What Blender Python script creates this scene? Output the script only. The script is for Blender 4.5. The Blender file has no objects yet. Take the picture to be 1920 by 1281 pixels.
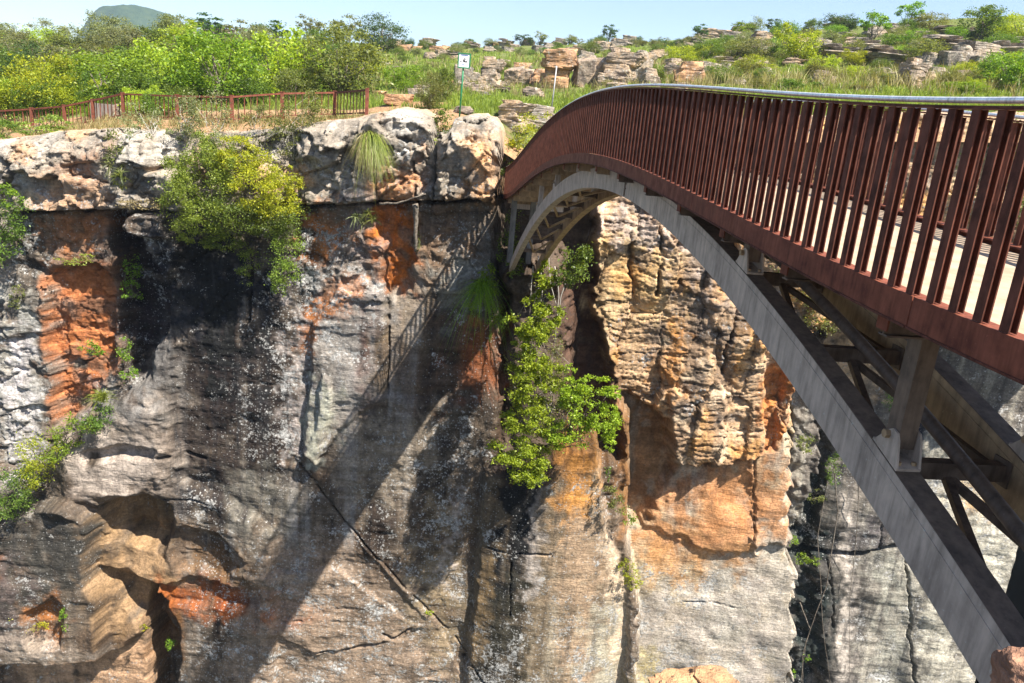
import bpy, math, random
import numpy as np
rnd = random.Random(7)
SC = bpy.context.scene
COL = SC.collection
# ------------------------------------------------------------------ camera model
F = 1421.38                      # focal length in pixels of a 1920 wide frame
PITCH, ROLL = .2772, .0904

def cam_axes():
    cp, sp = math.cos(PITCH), math.sin(PITCH)
    A = np.array([[1, 0, 0], [0, -sp, -cp], [0, cp, -sp]])
    cr, sr = math.cos(ROLL), math.sin(ROLL)
    return np.array([[cr, -sr, 0], [sr, cr, 0], [0, 0, 1]]) @ A
AX = cam_axes()                  # rows: right, down, forward

def ray(u, v):
    u = np.asarray(u, float); v = np.asarray(v, float)
    c = np.stack([(u-960)/F, (v-640.5)/F, np.ones_like(u)], -1)
    return c @ AX

def at(u, v, Y):                 # the point at distance Y (metres across the gorge)
    r = ray(u, v)
    return r*(np.asarray(Y)/r[..., 1])[..., None]

def mpp(Y):                      # metres per photo pixel at distance Y
    return Y/F

# ------------------------------------------------------------------ objects
def tag(o, label=None, cat=None, group=None, kind=None):
    if label: o['label'] = label
    if cat: o['category'] = cat
    if group: o['group'] = group
    if kind: o['kind'] = kind
    return o

def link(o, parent=None):
    COL.objects.link(o)
    if parent is not None: o.parent = parent
    return o

def empty(name, loc=(0, 0, 0), rz=0.):
    o = bpy.data.objects.new(name, None); o.location = loc; o.rotation_euler = (0, 0, rz)
    return link(o)

def copy_tree(o, parent=None):
    c = o.copy(); COL.objects.link(c)
    if parent is not None: c.parent = parent
    for ch in list(o.children): copy_tree(ch, c)
    return c

def np_mesh(name, V, Fc, smooth=False, mats=(), attrs=None):
    """V (n,3); Fc (m,k) with k 3 or 4, or list of such arrays"""
    me = bpy.data.meshes.new(name)
    V = np.asarray(V, np.float32)
    fl = Fc if isinstance(Fc, list) else [Fc]
    fl = [np.asarray(f, np.int32) for f in fl if len(f)]
    me.vertices.add(len(V)); me.vertices.foreach_set('co', V.ravel())
    loops = np.concatenate([f.ravel() for f in fl])
    tot = np.concatenate([np.full(len(f), f.shape[1], np.int32) for f in fl])
    start = np.concatenate([[0], np.cumsum(tot)[:-1]]).astype(np.int32)
    me.loops.add(len(loops)); me.loops.foreach_set('vertex_index', loops)
    me.polygons.add(len(tot)); me.polygons.foreach_set('loop_start', start)
    me.polygons.foreach_set('loop_total', tot)
    me.polygons.foreach_set('use_smooth', np.full(len(tot), smooth, bool))
    me.update(calc_edges=True)
    for m in mats: me.materials.append(m)
    for k, a in (attrs or {}).items():
        a = np.asarray(a, np.float32)
        at_ = me.attributes.new(k, 'FLOAT_COLOR', 'POINT')
        if a.shape[1] == 3: a = np.concatenate([a, np.ones((len(a), 1), np.float32)], 1)
        at_.data.foreach_set('color', a.ravel())
    return me

def obj(name, me, parent=None):
    return link(bpy.data.objects.new(name, me), parent)

def grid_faces(nu, nv):          # vertices indexed iu*nv+iv
    a = (np.arange(nu-1)[:, None]*nv+np.arange(nv-1)[None, :]).ravel()
    return np.stack([a, a+nv, a+nv+1, a+1], 1)

class MB:                        # small mesh builder for hard parts
    def __init__(s): s.v = []; s.f3 = []; s.f4 = []
    def add(s, V, F4=(), F3=()):
        b = sum(len(x) for x in s.v); s.v.append(np.asarray(V, float))
        if len(F4): s.f4.append(np.asarray(F4)+b)
        if len(F3): s.f3.append(np.asarray(F3)+b)
        return s
    def box(s, c, d, rot=None):
        V = np.array([[x, y, z] for x in (-.5, .5) for y in (-.5, .5) for z in (-.5, .5)])*np.array(d)
        if rot is not None: V = V @ np.asarray(rot).T
        return s.add(V+np.array(c), [[0, 1, 3, 2], [4, 6, 7, 5], [0, 4, 5, 1], [2, 3, 7, 6], [0, 2, 6, 4], [1, 5, 7, 3]])
    def bar(s, p, q, w, h, up=(0, 0, 1)):       # box from p to q, w sideways, h along up
        p = np.array(p, float); q = np.array(q, float); t = q-p; L = np.linalg.norm(t); t /= L
        sd = np.cross(t, np.array(up, float)); sd /= np.linalg.norm(sd); u = np.cross(sd, t)
        return s.box((p+q)/2, (w, L, h), np.stack([sd, t, u], 1))
    def tube(s, P, r, n=8, cap=True):
        P = np.asarray(P, float); k = len(P); r = np.broadcast_to(np.asarray(r, float), (k,))
        T = np.gradient(P, axis=0); T /= np.linalg.norm(T, axis=1)[:, None]+1e-9
        ref = np.array([0, 0, 1.]) if abs(T[:, 2]).mean() < .8 else np.array([1., 0, 0])
        A = np.cross(T, ref); A /= np.linalg.norm(A, axis=1)[:, None]+1e-9
        B = np.cross(A, T); an = np.linspace(0, 2*np.pi, n, endpoint=False)
        V = P[:, None]+r[:, None, None]*(np.cos(an)[None, :, None]*A[:, None]+np.sin(an)[None, :, None]*B[:, None])
        i = np.arange(k-1)[:, None]*n; j = np.arange(n)[None, :]; j2 = (j+1) % n
        Q = np.stack([i+j, i+j2, i+n+j2, i+n+j], -1).reshape(-1, 4)
        V = V.reshape(-1, 3); T3 = []
        if cap:
            V = np.concatenate([V, P[:1], P[-1:]]); a = k*n
            T3 = [[a, (x+1) % n, x] for x in range(n)]+[[a+1, (k-1)*n+x, (k-1)*n+(x+1) % n] for x in range(n)]
        return s.add(V, Q, T3)
    def sweep(s, P, sec, side, up, closed=True): # sections: sec (m,2) in (side, up), swept along P with given frames
        P = np.asarray(P, float); side = np.asarray(side, float); up = np.asarray(up, float)
        sec = np.asarray(sec, float); k, m = len(P), len(sec)
        V = P[:, None]+sec[None, :, 0, None]*side[:, None]+sec[None, :, 1, None]*up[:, None]
        i = np.arange(k-1)[:, None]*m; j = np.arange(m)[None, :]; j2 = (j+1) % m
        Q = np.stack([i+j, i+j2, i+m+j2, i+m+j], -1).reshape(-1, 4)
        caps = []
        if m == 4: caps = [[3, 2, 1, 0], [(k-1)*m+x for x in range(4)]]
        return s.add(V.reshape(-1, 3), np.concatenate([Q, np.array(caps)]) if len(caps) else Q)
    def mesh(s, name, mat, smooth=False):
        V = np.concatenate(s.v); fl = []
        if s.f4: fl.append(np.concatenate(s.f4))
        if s.f3: fl.append(np.concatenate(s.f3))
        return np_mesh(name, V, fl, smooth, [mat] if mat else [])
    def build(s, name, mat, parent=None, smooth=False):
        return obj(name, s.mesh(name, mat, smooth), parent)

# ------------------------------------------------------------------ noise
def _h(ix, iy, iz, seed):
    n = (ix.astype(np.int64)*374761393+iy.astype(np.int64)*668265263+iz.astype(np.int64)*2147483647+seed*1274126177) & 0xffffffff
    n = ((n ^ (n >> 13))*1274126177) & 0xffffffff
    n = ((n ^ (n >> 15))*2246822519) & 0xffffffff
    return ((n ^ (n >> 16)) & 0xffffff)/float(0xffffff)

def vn(x, y, z=0., seed=0):      # value noise, -1..1
    x, y, z = np.broadcast_arrays(np.asarray(x, float), np.asarray(y, float), np.asarray(z, float))
    ix, iy, iz = np.floor(x).astype(np.int64), np.floor(y).astype(np.int64), np.floor(z).astype(np.int64)
    fx, fy, fz = x-ix, y-iy, z-iz
    fx = fx*fx*fx*(fx*(fx*6-15)+10); fy = fy*fy*fy*(fy*(fy*6-15)+10); fz = fz*fz*fz*(fz*(fz*6-15)+10)
    r = 0
    for dx in (0, 1):
        for dy in (0, 1):
            for dz in (0, 1):
                w = (fx if dx else 1-fx)*(fy if dy else 1-fy)*(fz if dz else 1-fz)
                r = r+w*_h(ix+dx, iy+dy, iz+dz, seed)
    return r*2-1

def fbm(x, y, z=0., oct=4, seed=0, gain=.5, ridged=False):
    r = 0; a = 1; t = 0
    for o in range(oct):
        n = vn(x*2**o+o*17.3, y*2**o+o*5.1, np.asarray(z)*2**o, seed+o)
        if ridged: n = 1-2*np.abs(n)
        r = r+a*n; t += a; a *= gain
    return r/t

def vor(x, y, seed=0, jit=.9):   # F1, F2-F1, cell random
    ix, iy = np.floor(x).astype(np.int64), np.floor(y).astype(np.int64)
    d1 = np.full(x.shape, 9.); d2 = np.full(x.shape, 9.); cid = np.zeros(x.shape); fac = np.zeros(x.shape); z0 = np.zeros_like(ix)
    for dx in (-1, 0, 1):
        for dy in (-1, 0, 1):
            a, b = ix+dx, iy+dy
            px = a+.5+jit*(_h(a, b, z0, seed)-.5); py = b+.5+jit*(_h(a, b, z0, seed+1)-.5)
            d = np.hypot(px-x, py-y); c = _h(a, b, z0, seed+2)
            m = d < d1
            fac = np.where(m, (x-px)*(_h(a, b, z0, seed+3)-.5)*2+(y-py)*(_h(a, b, z0, seed+4)-.5)*2, fac)
            d2 = np.where(m, d1, np.minimum(d2, d)); cid = np.where(m, c, cid); d1 = np.where(m, d, d1)
    return fac, d2-d1, cid     # facet tilt inside the cell, distance to the joint, cell value

def sst(a, b, x):
    t = np.clip((x-a)/(b-a), 0, 1); return t*t*(3-2*t)

def poly_sdf(px, py, P):         # negative inside
    P = np.asarray(P, float); n = len(P); d = np.full(px.shape, 1e9); ins = np.zeros(px.shape, bool)
    for i in range(n):
        a, b = P[i], P[(i+1) % n]; e = b-a
        wx, wy = px-a[0], py-a[1]
        t = np.clip((wx*e[0]+wy*e[1])/(e@e+1e-12), 0, 1)
        d = np.minimum(d, (wx-e[0]*t)**2+(wy-e[1]*t)**2)
        c = (a[1] > py) != (b[1] > py)
        ins ^= c & (px < (b[0]-a[0])*(py-a[1])/((b[1]-a[1]) if b[1] != a[1] else 1e-9)+a[0])
    d = np.sqrt(d); return np.where(ins, -d, d)

def line_dist(px, py, P):
    P = np.asarray(P, float); d = np.full(px.shape, 1e9)
    for a, b in zip(P[:-1], P[1:]):
        e = b-a; wx, wy = px-a[0], py-a[1]
        t = np.clip((wx*e[0]+wy*e[1])/(e@e+1e-12), 0, 1)
        d = np.minimum(d, np.hypot(wx-e[0]*t, wy-e[1]*t))
    return d

# ------------------------------------------------------------------ materials
def mat(name, rough=.8, color=(.5, .5, .5), metallic=0., spec=.3):
    m = bpy.data.materials.new(name); m.use_nodes = True
    b = m.node_tree.nodes['Principled BSDF']
    b.inputs['Base Color'].default_value = (*color, 1); b.inputs['Roughness'].default_value = rough
    b.inputs['Metallic'].default_value = metallic; b.inputs['Specular IOR Level'].default_value = spec
    return m, m.node_tree, b

def nd(nt, typ, ins=None, **kw):
    n = nt.nodes.new(typ)
    for k, v in kw.items(): setattr(n, k, v)
    for k, v in (ins or {}).items():
        s = n.inputs[k]
        if isinstance(v, bpy.types.NodeSocket): nt.links.new(v, s)
        else: s.default_value = v
    return n

def noise(nt, vec, scale, detail=4., rough=.55, dist=0.):
    n = nd(nt, 'ShaderNodeTexNoise', {'Scale': scale, 'Detail': detail, 'Roughness': rough, 'Distortion': dist})
    if vec is not None: nt.links.new(vec, n.inputs['Vector'])
    return n.outputs['Fac']

def mapv(nt, vec, scale):
    return nd(nt, 'ShaderNodeMapping', {'Vector': vec, 'Scale': scale}).outputs[0]

def ramp(nt, fac, stops):
    r = nt.nodes.new('ShaderNodeValToRGB'); nt.links.new(fac, r.inputs[0])
    e = r.color_ramp.elements
    while len(e) < len(stops): e.new(.5)
    for x, (p, c) in zip(e, stops):
        x.position = p; x.color = (*c, 1) if isinstance(c, tuple) else (c, c, c, 1)
    return r.outputs[0]

def mix(nt, fac, a, b, typ='MIX'):
    n = nd(nt, 'ShaderNodeMix', data_type='RGBA', blend_type=typ, clamp_result=False)
    for k, v in ((0, fac), (6, a), (7, b)):
        if isinstance(v, bpy.types.NodeSocket): nt.links.new(v, n.inputs[k])
        else: n.inputs[k].default_value = v if k == 0 else ((*v, 1) if len(v) == 3 else v)
    return n.outputs[2]

def math_(nt, op, a, b=0., clamp=False):
    n = nd(nt, 'ShaderNodeMath', operation=op, use_clamp=clamp)
    for k, v in ((0, a), (1, b)):
        if isinstance(v, bpy.types.NodeSocket): nt.links.new(v, n.inputs[k])
        else: n.inputs[k].default_value = v
    return n.outputs[0]

def bump(nt, b, h, strength=.5, dist=.05):
    n = nd(nt, 'ShaderNodeBump', {'Height': h, 'Strength': strength, 'Distance': dist})
    nt.links.new(n.outputs[0], b.inputs['Normal'])

def rock_mat(name, attr=True, base=((.42, .30, .20), (.30, .27, .24), (.12, .11, .10)), scale=1.):
    m, nt, b = mat(name, .9, spec=.15)
    geo = nd(nt, 'ShaderNodeNewGeometry').outputs['Position']
    st = mapv(nt, geo, (.7, .7, 4.5))
    n_f = noise(nt, geo, 9*scale, 6, .65); n_s = noise(nt, st, 4*scale, 6, .65, .6)
    if attr:
        col = nd(nt, 'ShaderNodeAttribute', attribute_name='Col').outputs['Color']
        aux = nd(nt, 'ShaderNodeSeparateColor', {'Color': nd(nt, 'ShaderNodeAttribute', attribute_name='Aux').outputs['Color']}).outputs
        # lichen: pale crusts in blotches of many sizes
        v1 = nd(nt, 'ShaderNodeTexVoronoi', {'Vector': geo, 'Scale': 4.5, 'Randomness': 1.}).outputs
        l1 = noise(nt, geo, 7., 8, .72, .3); l2 = noise(nt, geo, 1.1, 5, .65)
        lf = math_(nt, 'ADD', l1, math_(nt, 'MULTIPLY', l2, .9))
        thr = math_(nt, 'SUBTRACT', 1.20, math_(nt, 'MULTIPLY', aux[0], .29))
        lm = math_(nt, 'MULTIPLY', math_(nt, 'SUBTRACT', lf, thr), 14., True)
        pale = ramp(nt, n_f, [(.35, (.20, .195, .187)), (.65, (.42, .41, .395))])
        # fine pale crust specks and dark pits
        v2 = nd(nt, 'ShaderNodeTexVoronoi', {'Vector': geo, 'Scale': 9., 'Randomness': 1.}).outputs
        vr = nd(nt, 'ShaderNodeSeparateColor', {'Color': v2['Color']}).outputs
        sz = math_(nt, 'MULTIPLY', vr[0], math_(nt, 'MULTIPLY', math_(nt, 'ADD', aux[0], .12), .62))
        sp = math_(nt, 'MULTIPLY', math_(nt, 'SUBTRACT', sz, math_(nt, 'ADD', v2['Distance'], math_(nt, 'MULTIPLY', math_(nt, 'SUBTRACT', l1, .5), .9))), 12., True)
        pt = math_(nt, 'MULTIPLY', math_(nt, 'SUBTRACT', noise(nt, geo, 16., 5, .75), .60), 10., True)
        # black run-off film in thin vertical streaks
        vs = noise(nt, mapv(nt, geo, (1., 1., .07)), 3.2, 6, .7)
        dk = math_(nt, 'MULTIPLY', math_(nt, 'MULTIPLY', math_(nt, 'SUBTRACT', vs, .5), 7., True), aux[1])
        col = mix(nt, dk, col, (.035, .034, .036))
        col = mix(nt, math_(nt, 'MULTIPLY', pt, .55), col, (.05, .043, .038))
        col = mix(nt, math_(nt, 'MULTIPLY', sp, .62), col, pale)
        col = mix(nt, lm, col, pale)
        k1 = ramp(nt, n_f, [(.25, .52), (.5, 1.), (.75, 1.45)]); k2 = ramp(nt, n_s, [(.25, .68), (.5, 1.), (.75, 1.25)])
        col = mix(nt, 1., col, k1, 'MULTIPLY'); col = mix(nt, .6, col, k2, 'MULTIPLY')
    else:
        big = noise(nt, geo, 1.1*scale, 5, .65, .5)
        col = ramp(nt, big, [(.33, base[2]), (.48, base[1]), (.62, base[0])])
        l1 = noise(nt, geo, 5*scale, 6, .7)
        col = mix(nt, math_(nt, 'MULTIPLY', math_(nt, 'SUBTRACT', l1, .57), 9., True), col, (.5, .48, .43))
        k1 = ramp(nt, n_f, [(.25, .5), (.5, 1.), (.75, 1.35)]); k2 = ramp(nt, n_s, [(.3, .55), (.5, 1.), (.7, 1.2)])
        col = mix(nt, 1., col, k1, 'MULTIPLY'); col = mix(nt, .9, col, k2, 'MULTIPLY')
    nt.links.new(col, b.inputs['Base Color'])
    h = math_(nt, 'ADD', math_(nt, 'MULTIPLY', n_f, .5), math_(nt, 'MULTIPLY', n_s, .6))
    h = math_(nt, 'ADD', h, math_(nt, 'MULTIPLY', noise(nt, geo, 30*scale, 4, .6), .25))
    bump(nt, b, h, 1., .085)
    return m

def leaf_mat(name, c1, c2, trans=.45):
    m = bpy.data.materials.new(name); m.use_nodes = True; nt = m.node_tree; nt.nodes.clear()
    out = nt.nodes.new('ShaderNodeOutputMaterial')
    ri = nd(nt, 'ShaderNodeNewGeometry').outputs['Random Per Island']
    oi = nd(nt, 'ShaderNodeObjectInfo').outputs['Random']
    c = ramp(nt, ri, [(0., tuple(x*.62 for x in c1)), (.3, c1), (.8, c2), (1., tuple(min(1, x*1.3) for x in c2))])
    hs = nd(nt, 'ShaderNodeHueSaturation', {'Color': c, 'Hue': math_(nt, 'ADD', .482, math_(nt, 'MULTIPLY', oi, .036)),
                                           'Value': math_(nt, 'ADD', .82, math_(nt, 'MULTIPLY', oi, .36))}).outputs[0]
    d = nd(nt, 'ShaderNodeBsdfPrincipled', {'Base Color': hs, 'Roughness': .45, 'Specular IOR Level': .35}).outputs[0]
    tc = mix(nt, 1., hs, (1.5, 1.35, .5), 'MULTIPLY')
    t = nd(nt, 'ShaderNodeBsdfTranslucent', {'Color': tc}).outputs[0]
    s = nd(nt, 'ShaderNodeMixShader', {0: trans, 1: d, 2: t}).outputs[0]
    nt.links.new(s, out.inputs[0])
    return m

def steel_mat(name, c, c2, rough=.5, spec=.4, sc=6., metallic=0.):
    m, nt, b = mat(name, rough, spec=spec, metallic=metallic)
    tc = nd(nt, 'ShaderNodeTexCoord').outputs['Object']
    g = nd(nt, 'ShaderNodeNewGeometry').outputs['Position']
    n1 = noise(nt, g, sc, 6, .65); n2 = noise(nt, mapv(nt, g, (1, 1, .15)), sc*5, 4, .6)
    col = ramp(nt, n1, [(.3, c2), (.52, c), (.75, tuple(x*1.25 for x in c))])
    k = ramp(nt, n2, [(.28, .55), (.5, 1.), (.74, 1.3)])
    col = mix(nt, .85, col, k, 'MULTIPLY')
    chips = noise(nt, g, sc*9, 5, .7); runs = noise(nt, mapv(nt, g, (1, 1, .06)), sc*2.2, 5, .7)
    col = mix(nt, math_(nt, 'MULTIPLY', math_(nt, 'SUBTRACT', chips, .63), 9., True), col, tuple(min(.6, x*1.7+.02) for x in c))
    col = mix(nt, math_(nt, 'MULTIPLY', math_(nt, 'SUBTRACT', runs, .60), 3.5, True), col, tuple(x*.5 for x in c2))
    nt.links.new(col, b.inputs['Base Color'])
    nt.links.new(ramp(nt, n1, [(.3, rough+.15), (.7, rough-.1)]), b.inputs['Roughness'])
    bump(nt, b, n2, .15, .01)
    return m
# ------------------------------------------------------------------ camera, sky, sun
cam = bpy.data.cameras.new('camera'); co = link(bpy.data.objects.new('camera', cam))
cam.sensor_width = 36; cam.lens = F/1920*36; cam.clip_end = 6000; cam.clip_start = .05
import mathutils
R3 = mathutils.Matrix([[AX[0][i], -AX[1][i], -AX[2][i]] for i in range(3)])
co.matrix_world = R3.to_4x4()
SC.camera = co
SUN = np.array([.55, -.45, 1.])
el = math.atan2(SUN[2], math.hypot(SUN[0], SUN[1])); az = math.atan2(SUN[0], SUN[1])
w = bpy.data.worlds.new('World'); SC.world = w; w.use_nodes = True
sky = w.node_tree.nodes.new('ShaderNodeTexSky'); sky.sky_type = 'NISHITA'; sky.sun_disc = False
sky.sun_elevation = el; sky.sun_rotation = az; sky.altitude = 1200; sky.air_density = 1.; sky.dust_density = 1.5; sky.ozone_density = 1.
bg = w.node_tree.nodes['Background']; w.node_tree.links.new(sky.outputs[0], bg.inputs[0]); bg.inputs[1].default_value = .08
sl = bpy.data.lights.new('sun', 'SUN'); sl.energy = 5.; sl.angle = math.radians(.53); sl.color = (1., .94, .83)
so = link(bpy.data.objects.new('sun', sl))
so.rotation_euler = mathutils.Vector(SUN).to_track_quat('Z', 'Y').to_euler()
so.location = (30, -30, 60)
SC.view_settings.view_transform = 'Standard'; SC.view_settings.look = 'None'
SC.view_settings.exposure = 1.42; SC.view_settings.gamma = 1; SC.view_settings.use_curve_mapping = False
SC.cycles.max_bounces = 5; SC.cycles.transparent_max_bounces = 8; SC.cycles.diffuse_bounces = 3
SC.cycles.use_denoising = True
# ------------------------------------------------------------------ the footbridge
B = dict(x0=2.9234, al=-.12, zr=.7747, k=.0093, s0=13.7618, k3=.292e-3, k4=-.2225e-4)
WID = 2.6                       # between the outer faces of the two railings
def b_rail(s): d = s-B['s0']; return B['zr']-B['k']*d*d-B['k3']*d**3-B['k4']*d**4
def b_rib(s): d = s-B['s0']; return -.6154-.0181*d*d-.0022e-3*d**3+.0366e-4*d**4
def b_ribb(s): d = s-B['s0']; return -1.0081-.018*d*d-.0022e-3*d**3+.0366e-4*d**4
ca, sa = math.cos(B['al']), math.sin(B['al'])
def bpt(s, off, z):             # s along the bridge, off across it (0 = near railing)
    s = np.asarray(s, float); o = np.zeros_like(s)+off
    return np.stack([B['x0']+o*ca+s*sa, s*ca-o*sa, np.zeros_like(s)+z], -1)
SIDE = np.array([ca, -sa, 0.]); FWD = np.array([sa, ca, 0.])
M_rust = steel_mat('rust_red_steel', (.19, .062, .038), (.115, .039, .027), .62, .12, 5.)
M_rustdk = steel_mat('weathered_steel', (.118, .044, .030), (.055, .023, .017), .68, .12, 7.)
M_rib = steel_mat('grey_steel', (.47, .37, .30), (.36, .28, .225), .55, .35, 3.)
M_tan = steel_mat('tan_steel', (.42, .28, .16), (.26, .17, .10), .6, .3, 3.)  # tan tone includes sunlight bounced onto the steel
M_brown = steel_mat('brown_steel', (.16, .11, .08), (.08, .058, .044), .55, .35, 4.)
M_pil = steel_mat('pillar_concrete', (.17, .15, .13), (.11, .10, .09), .8, .2, 3.)
M_inox = steel_mat('stainless_steel', (.80, .81, .83), (.68, .69, .70), .38, .5, 9., .55)
M_deck, nt, b_ = mat('deck_concrete', .9)
g_ = nd(nt, 'ShaderNodeNewGeometry').outputs['Position']
nt.links.new(ramp(nt, noise(nt, g_, 2.5, 8, .7), [(.3, (.27, .19, .125)), (.5, (.38, .285, .20)), (.7, (.46, .36, .26))]), b_.inputs['Base Color'])
bump(nt, b_, noise(nt, g_, 40, 4), .3, .01)

bridge = empty('footbridge', tuple(bpt(-1., WID/2, b_rail(-1.)-1.2)))
tag(bridge, 'arched rust red steel footbridge with a pale tubular handrail across the gorge', 'footbridge')
bridge_off = mathutils.Vector(bridge.location)
def bpart(mb, name, m, parent=None, smooth=False):
    o = mb.build(name, m, parent or bridge, smooth)
    if parent is None: o.location = -bridge_off
    return o
HR = 1.15
ss = np.linspace(-1.4, 32.2, 180)
def frames(n): return np.tile(SIDE, (n, 1)), np.tile(np.array([0, 0, 1.]), (n, 1))
def band(off0, off1, z0f, z1f, s=ss):
    mb = MB(); P = bpt(s, 0., 0.); sd, up = frames(len(s))
    # section varies with s only through height, so sweep by building rings directly
    n = len(s); V = np.zeros((n, 4, 3))
    for j, (o, zf) in enumerate(((off0, z0f), (off1, z0f), (off1, z1f), (off0, z1f))): V[:, j] = bpt(s, o, zf(s))
    i = np.arange(n-1)[:, None]*4; j = np.arange(4)[None, :]; j2 = (j+1) % 4
    Q = np.stack([i+j, i+j2, i+4+j2, i+4+j], -1).reshape(-1, 4)
    mb.add(V.reshape(-1, 3), np.concatenate([Q, [[3, 2, 1, 0], [(n-1)*4+x for x in range(4)]]]))
    return mb
deckz = lambda s: b_rail(s)-HR-.055
# handrails: flat bar below, tube on top
def handrail(off):
    P = bpt(ss, off, b_rail(ss)-.018)
    h = MB().tube(P, .018, 10); o = bpart(h, 'handrail', M_inox, smooth=True)
    fb = band(off-.055, off+.055, lambda s: b_rail(s)-.066, lambda s: b_rail(s)-.05)
    bpart(fb, 'rail_plate', M_rustdk)
handrail(.055); handrail(WID-.055)
# fascia channels, cut in lengths with open joints as in the place
cuts = [-1.4, 4.55, 8.75, 14.4, 20.5, 26.4, 32.2]
for off, out in ((0., -1), (WID, 1)):
    for a, b in zip(cuts[:-1], cuts[1:]):
        s_ = np.linspace(a+.006, b-.006, 44)
        web = band(off if out < 0 else off-.014, off+.014 if out < 0 else off, lambda s: b_rail(s)-HR-.2022, lambda s: b_rail(s)-HR-.003, s_)
        o = bpart(web, 'fascia', M_rust)
        fl = band(off+.015 if out < 0 else off-.13, off+.13 if out < 0 else off-.015, lambda s: b_rail(s)-HR-.018, lambda s: b_rail(s)-HR-.006, s_)
        f2 = fl.build('flange', M_rust, o)
        lip = band(off-.012 if out < 0 else off+.001, off-.001 if out < 0 else off+.012, lambda s: b_rail(s)-HR-.200, lambda s: b_rail(s)-HR-.186, s_)
        lip.build('drip_edge', M_rustdk, o)
# walking surface
dk = band(.135, WID-.135, lambda s: deckz(s)-.10, deckz); bpart(dk, 'deck', M_deck)
so_ = MB()
for s in np.arange(-1.2, 32.1, .16):   # ribbed decking sheet seen from below
    so_.bar(bpt(s, .16, deckz(s)-.117), bpt(s, WID-.16, deckz(s)-.117), .07, .03)
bpart(so_, 'decking_sheet', M_tan)
# balusters: small I sections
bm = MB()
bm.box((0, 0, HR/2-.035), (.008, .068, HR-.07)); bm.box((.042, 0, HR/2-.035), (.008, .068, HR-.07))
bm.box((.021, .004, HR/2-.035), (.0335, .008, HR-.0701))
bal_me = bm.mesh('baluster', M_rustdk)
bars = [(4.2045+.2028*i, 0) for i in range(-27, 138)]+[(4.2045+.1+.2028*i, 1) for i in range(-27, 138)]
def bar_size(s, side):
    if side == 0: return (1 if s > 3.6 else .02)/max(s, 1)
    return .45/max(s, 3) if s > 5.4 else .02
order = sorted(bars, key=lambda t: -bar_size(*t))
rz = -B['al']
far_mb = MB()
bv = np.array([v.co[:] for v in bal_me.vertices]); bf = np.array([p.vertices[:] for p in bal_me.polygons])
Rz = np.array([[ca, -sa, 0], [sa, ca, 0], [0, 0, 1]])
RzI = np.array([[ca, sa, 0], [-sa, ca, 0], [0, 0, 1]])
for n, (s, side) in enumerate(order):
    off = .012 if side == 0 else WID-.012
    p = bpt(s, off, b_rail(s)-HR)
    if n < 99:
        o = link(bpy.data.objects.new('baluster', bal_me), bridge)
        o.location = mathutils.Vector(p)-bridge_off
        o.rotation_euler = (0, 0, rz if side == 0 else rz+math.pi)
    else:
        V = bv.copy()
        if side: V[:, :2] *= -1
        V = V @ RzI.T
        far_mb.add(V+p, bf)
fo = bpart(far_mb, 'baluster', M_rustdk); fo['kind'] = 'stuff'
# arch ribs
rs = np.linspace(-1.8, 30.3, 150)
def rib(o0, o1, m, dz=0.):
    o = bpart(band(o0, o1, b_ribb, b_rib, rs), 'arch_rib', m)
    lip = band(o0-.006, o0-.001, lambda s: b_rib(s)-.075, lambda s: b_rib(s)-.066, rs); lip.build('weld_seam', m, o)
    for s in (13.2,):
        j = MB().bar(bpt(s, o0-.006, b_ribb(s)+.02), bpt(s, o0-.006, b_rib(s)-.02), .012, .06, up=FWD)
        j.build('splice_plate', M_brown, o)
        for k in (.08, .16, .24): MB().tube([bpt(s-.07, o0-.001, b_rib(s)-k), bpt(s-.07, o0-.02, b_rib(s)-k)], .014, 6).build('bolt', M_brown, o)
    return o
R0, R1 = (.3342, .52), (1.40, 1.585)
rib(*R0, M_rib); rib(*R1, M_tan)  # second rib in tan: bounced sunlight put into its colour
# top plates of the ribs (darker brown steel)
for r in (R0, R1):
    bpart(band(r[0]+.002, r[1]-.002, lambda s: b_rib(s)+.001, lambda s: b_rib(s)+.006, rs), 'rib_top_plate', M_brown)
# cross beams and bracing between the ribs
cb = [2.3, 3.7, 5.1, 6.6, 8.2, 10., 12., 14.2, 16.4, 18.4, 20.3, 22., 23.6, 25.1, 26.6, 28.2]
for i, s in enumerate(cb):
    z = (b_rib(s)+b_ribb(s))/2
    mb = MB().bar(bpt(s, R0[1], z), bpt(s, R1[0], z), .10, .13)
    o = bpart(mb, 'cross_beam', M_brown)
    for e, d in ((R0[1], 1), (R1[0], -1)): MB().box(bpt(s, e+d*.008, z), (.014, .18, .2), RzI).build('end_plate', M_brown, o)
for a, b in zip(cb[:-1], cb[1:]):
    za, zb_ = (b_rib(a)+b_ribb(a))/2, (b_rib(b)+b_ribb(b))/2
    mid = (R0[1]+R1[0])/2
    for e in (R0[1], R1[0]):
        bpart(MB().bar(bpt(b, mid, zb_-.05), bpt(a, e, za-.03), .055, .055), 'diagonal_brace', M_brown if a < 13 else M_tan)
# round service pipe lying along the middle of the cross beams
s_ = np.linspace(-1.6, 13.4, 60)
bpart(MB().tube(bpt(s_, (R0[1]+R1[0])/2+.04, (b_rib(s_)+b_ribb(s_))/2+.125), .055, 12), 'service_pipe', M_brown, smooth=True)
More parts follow.
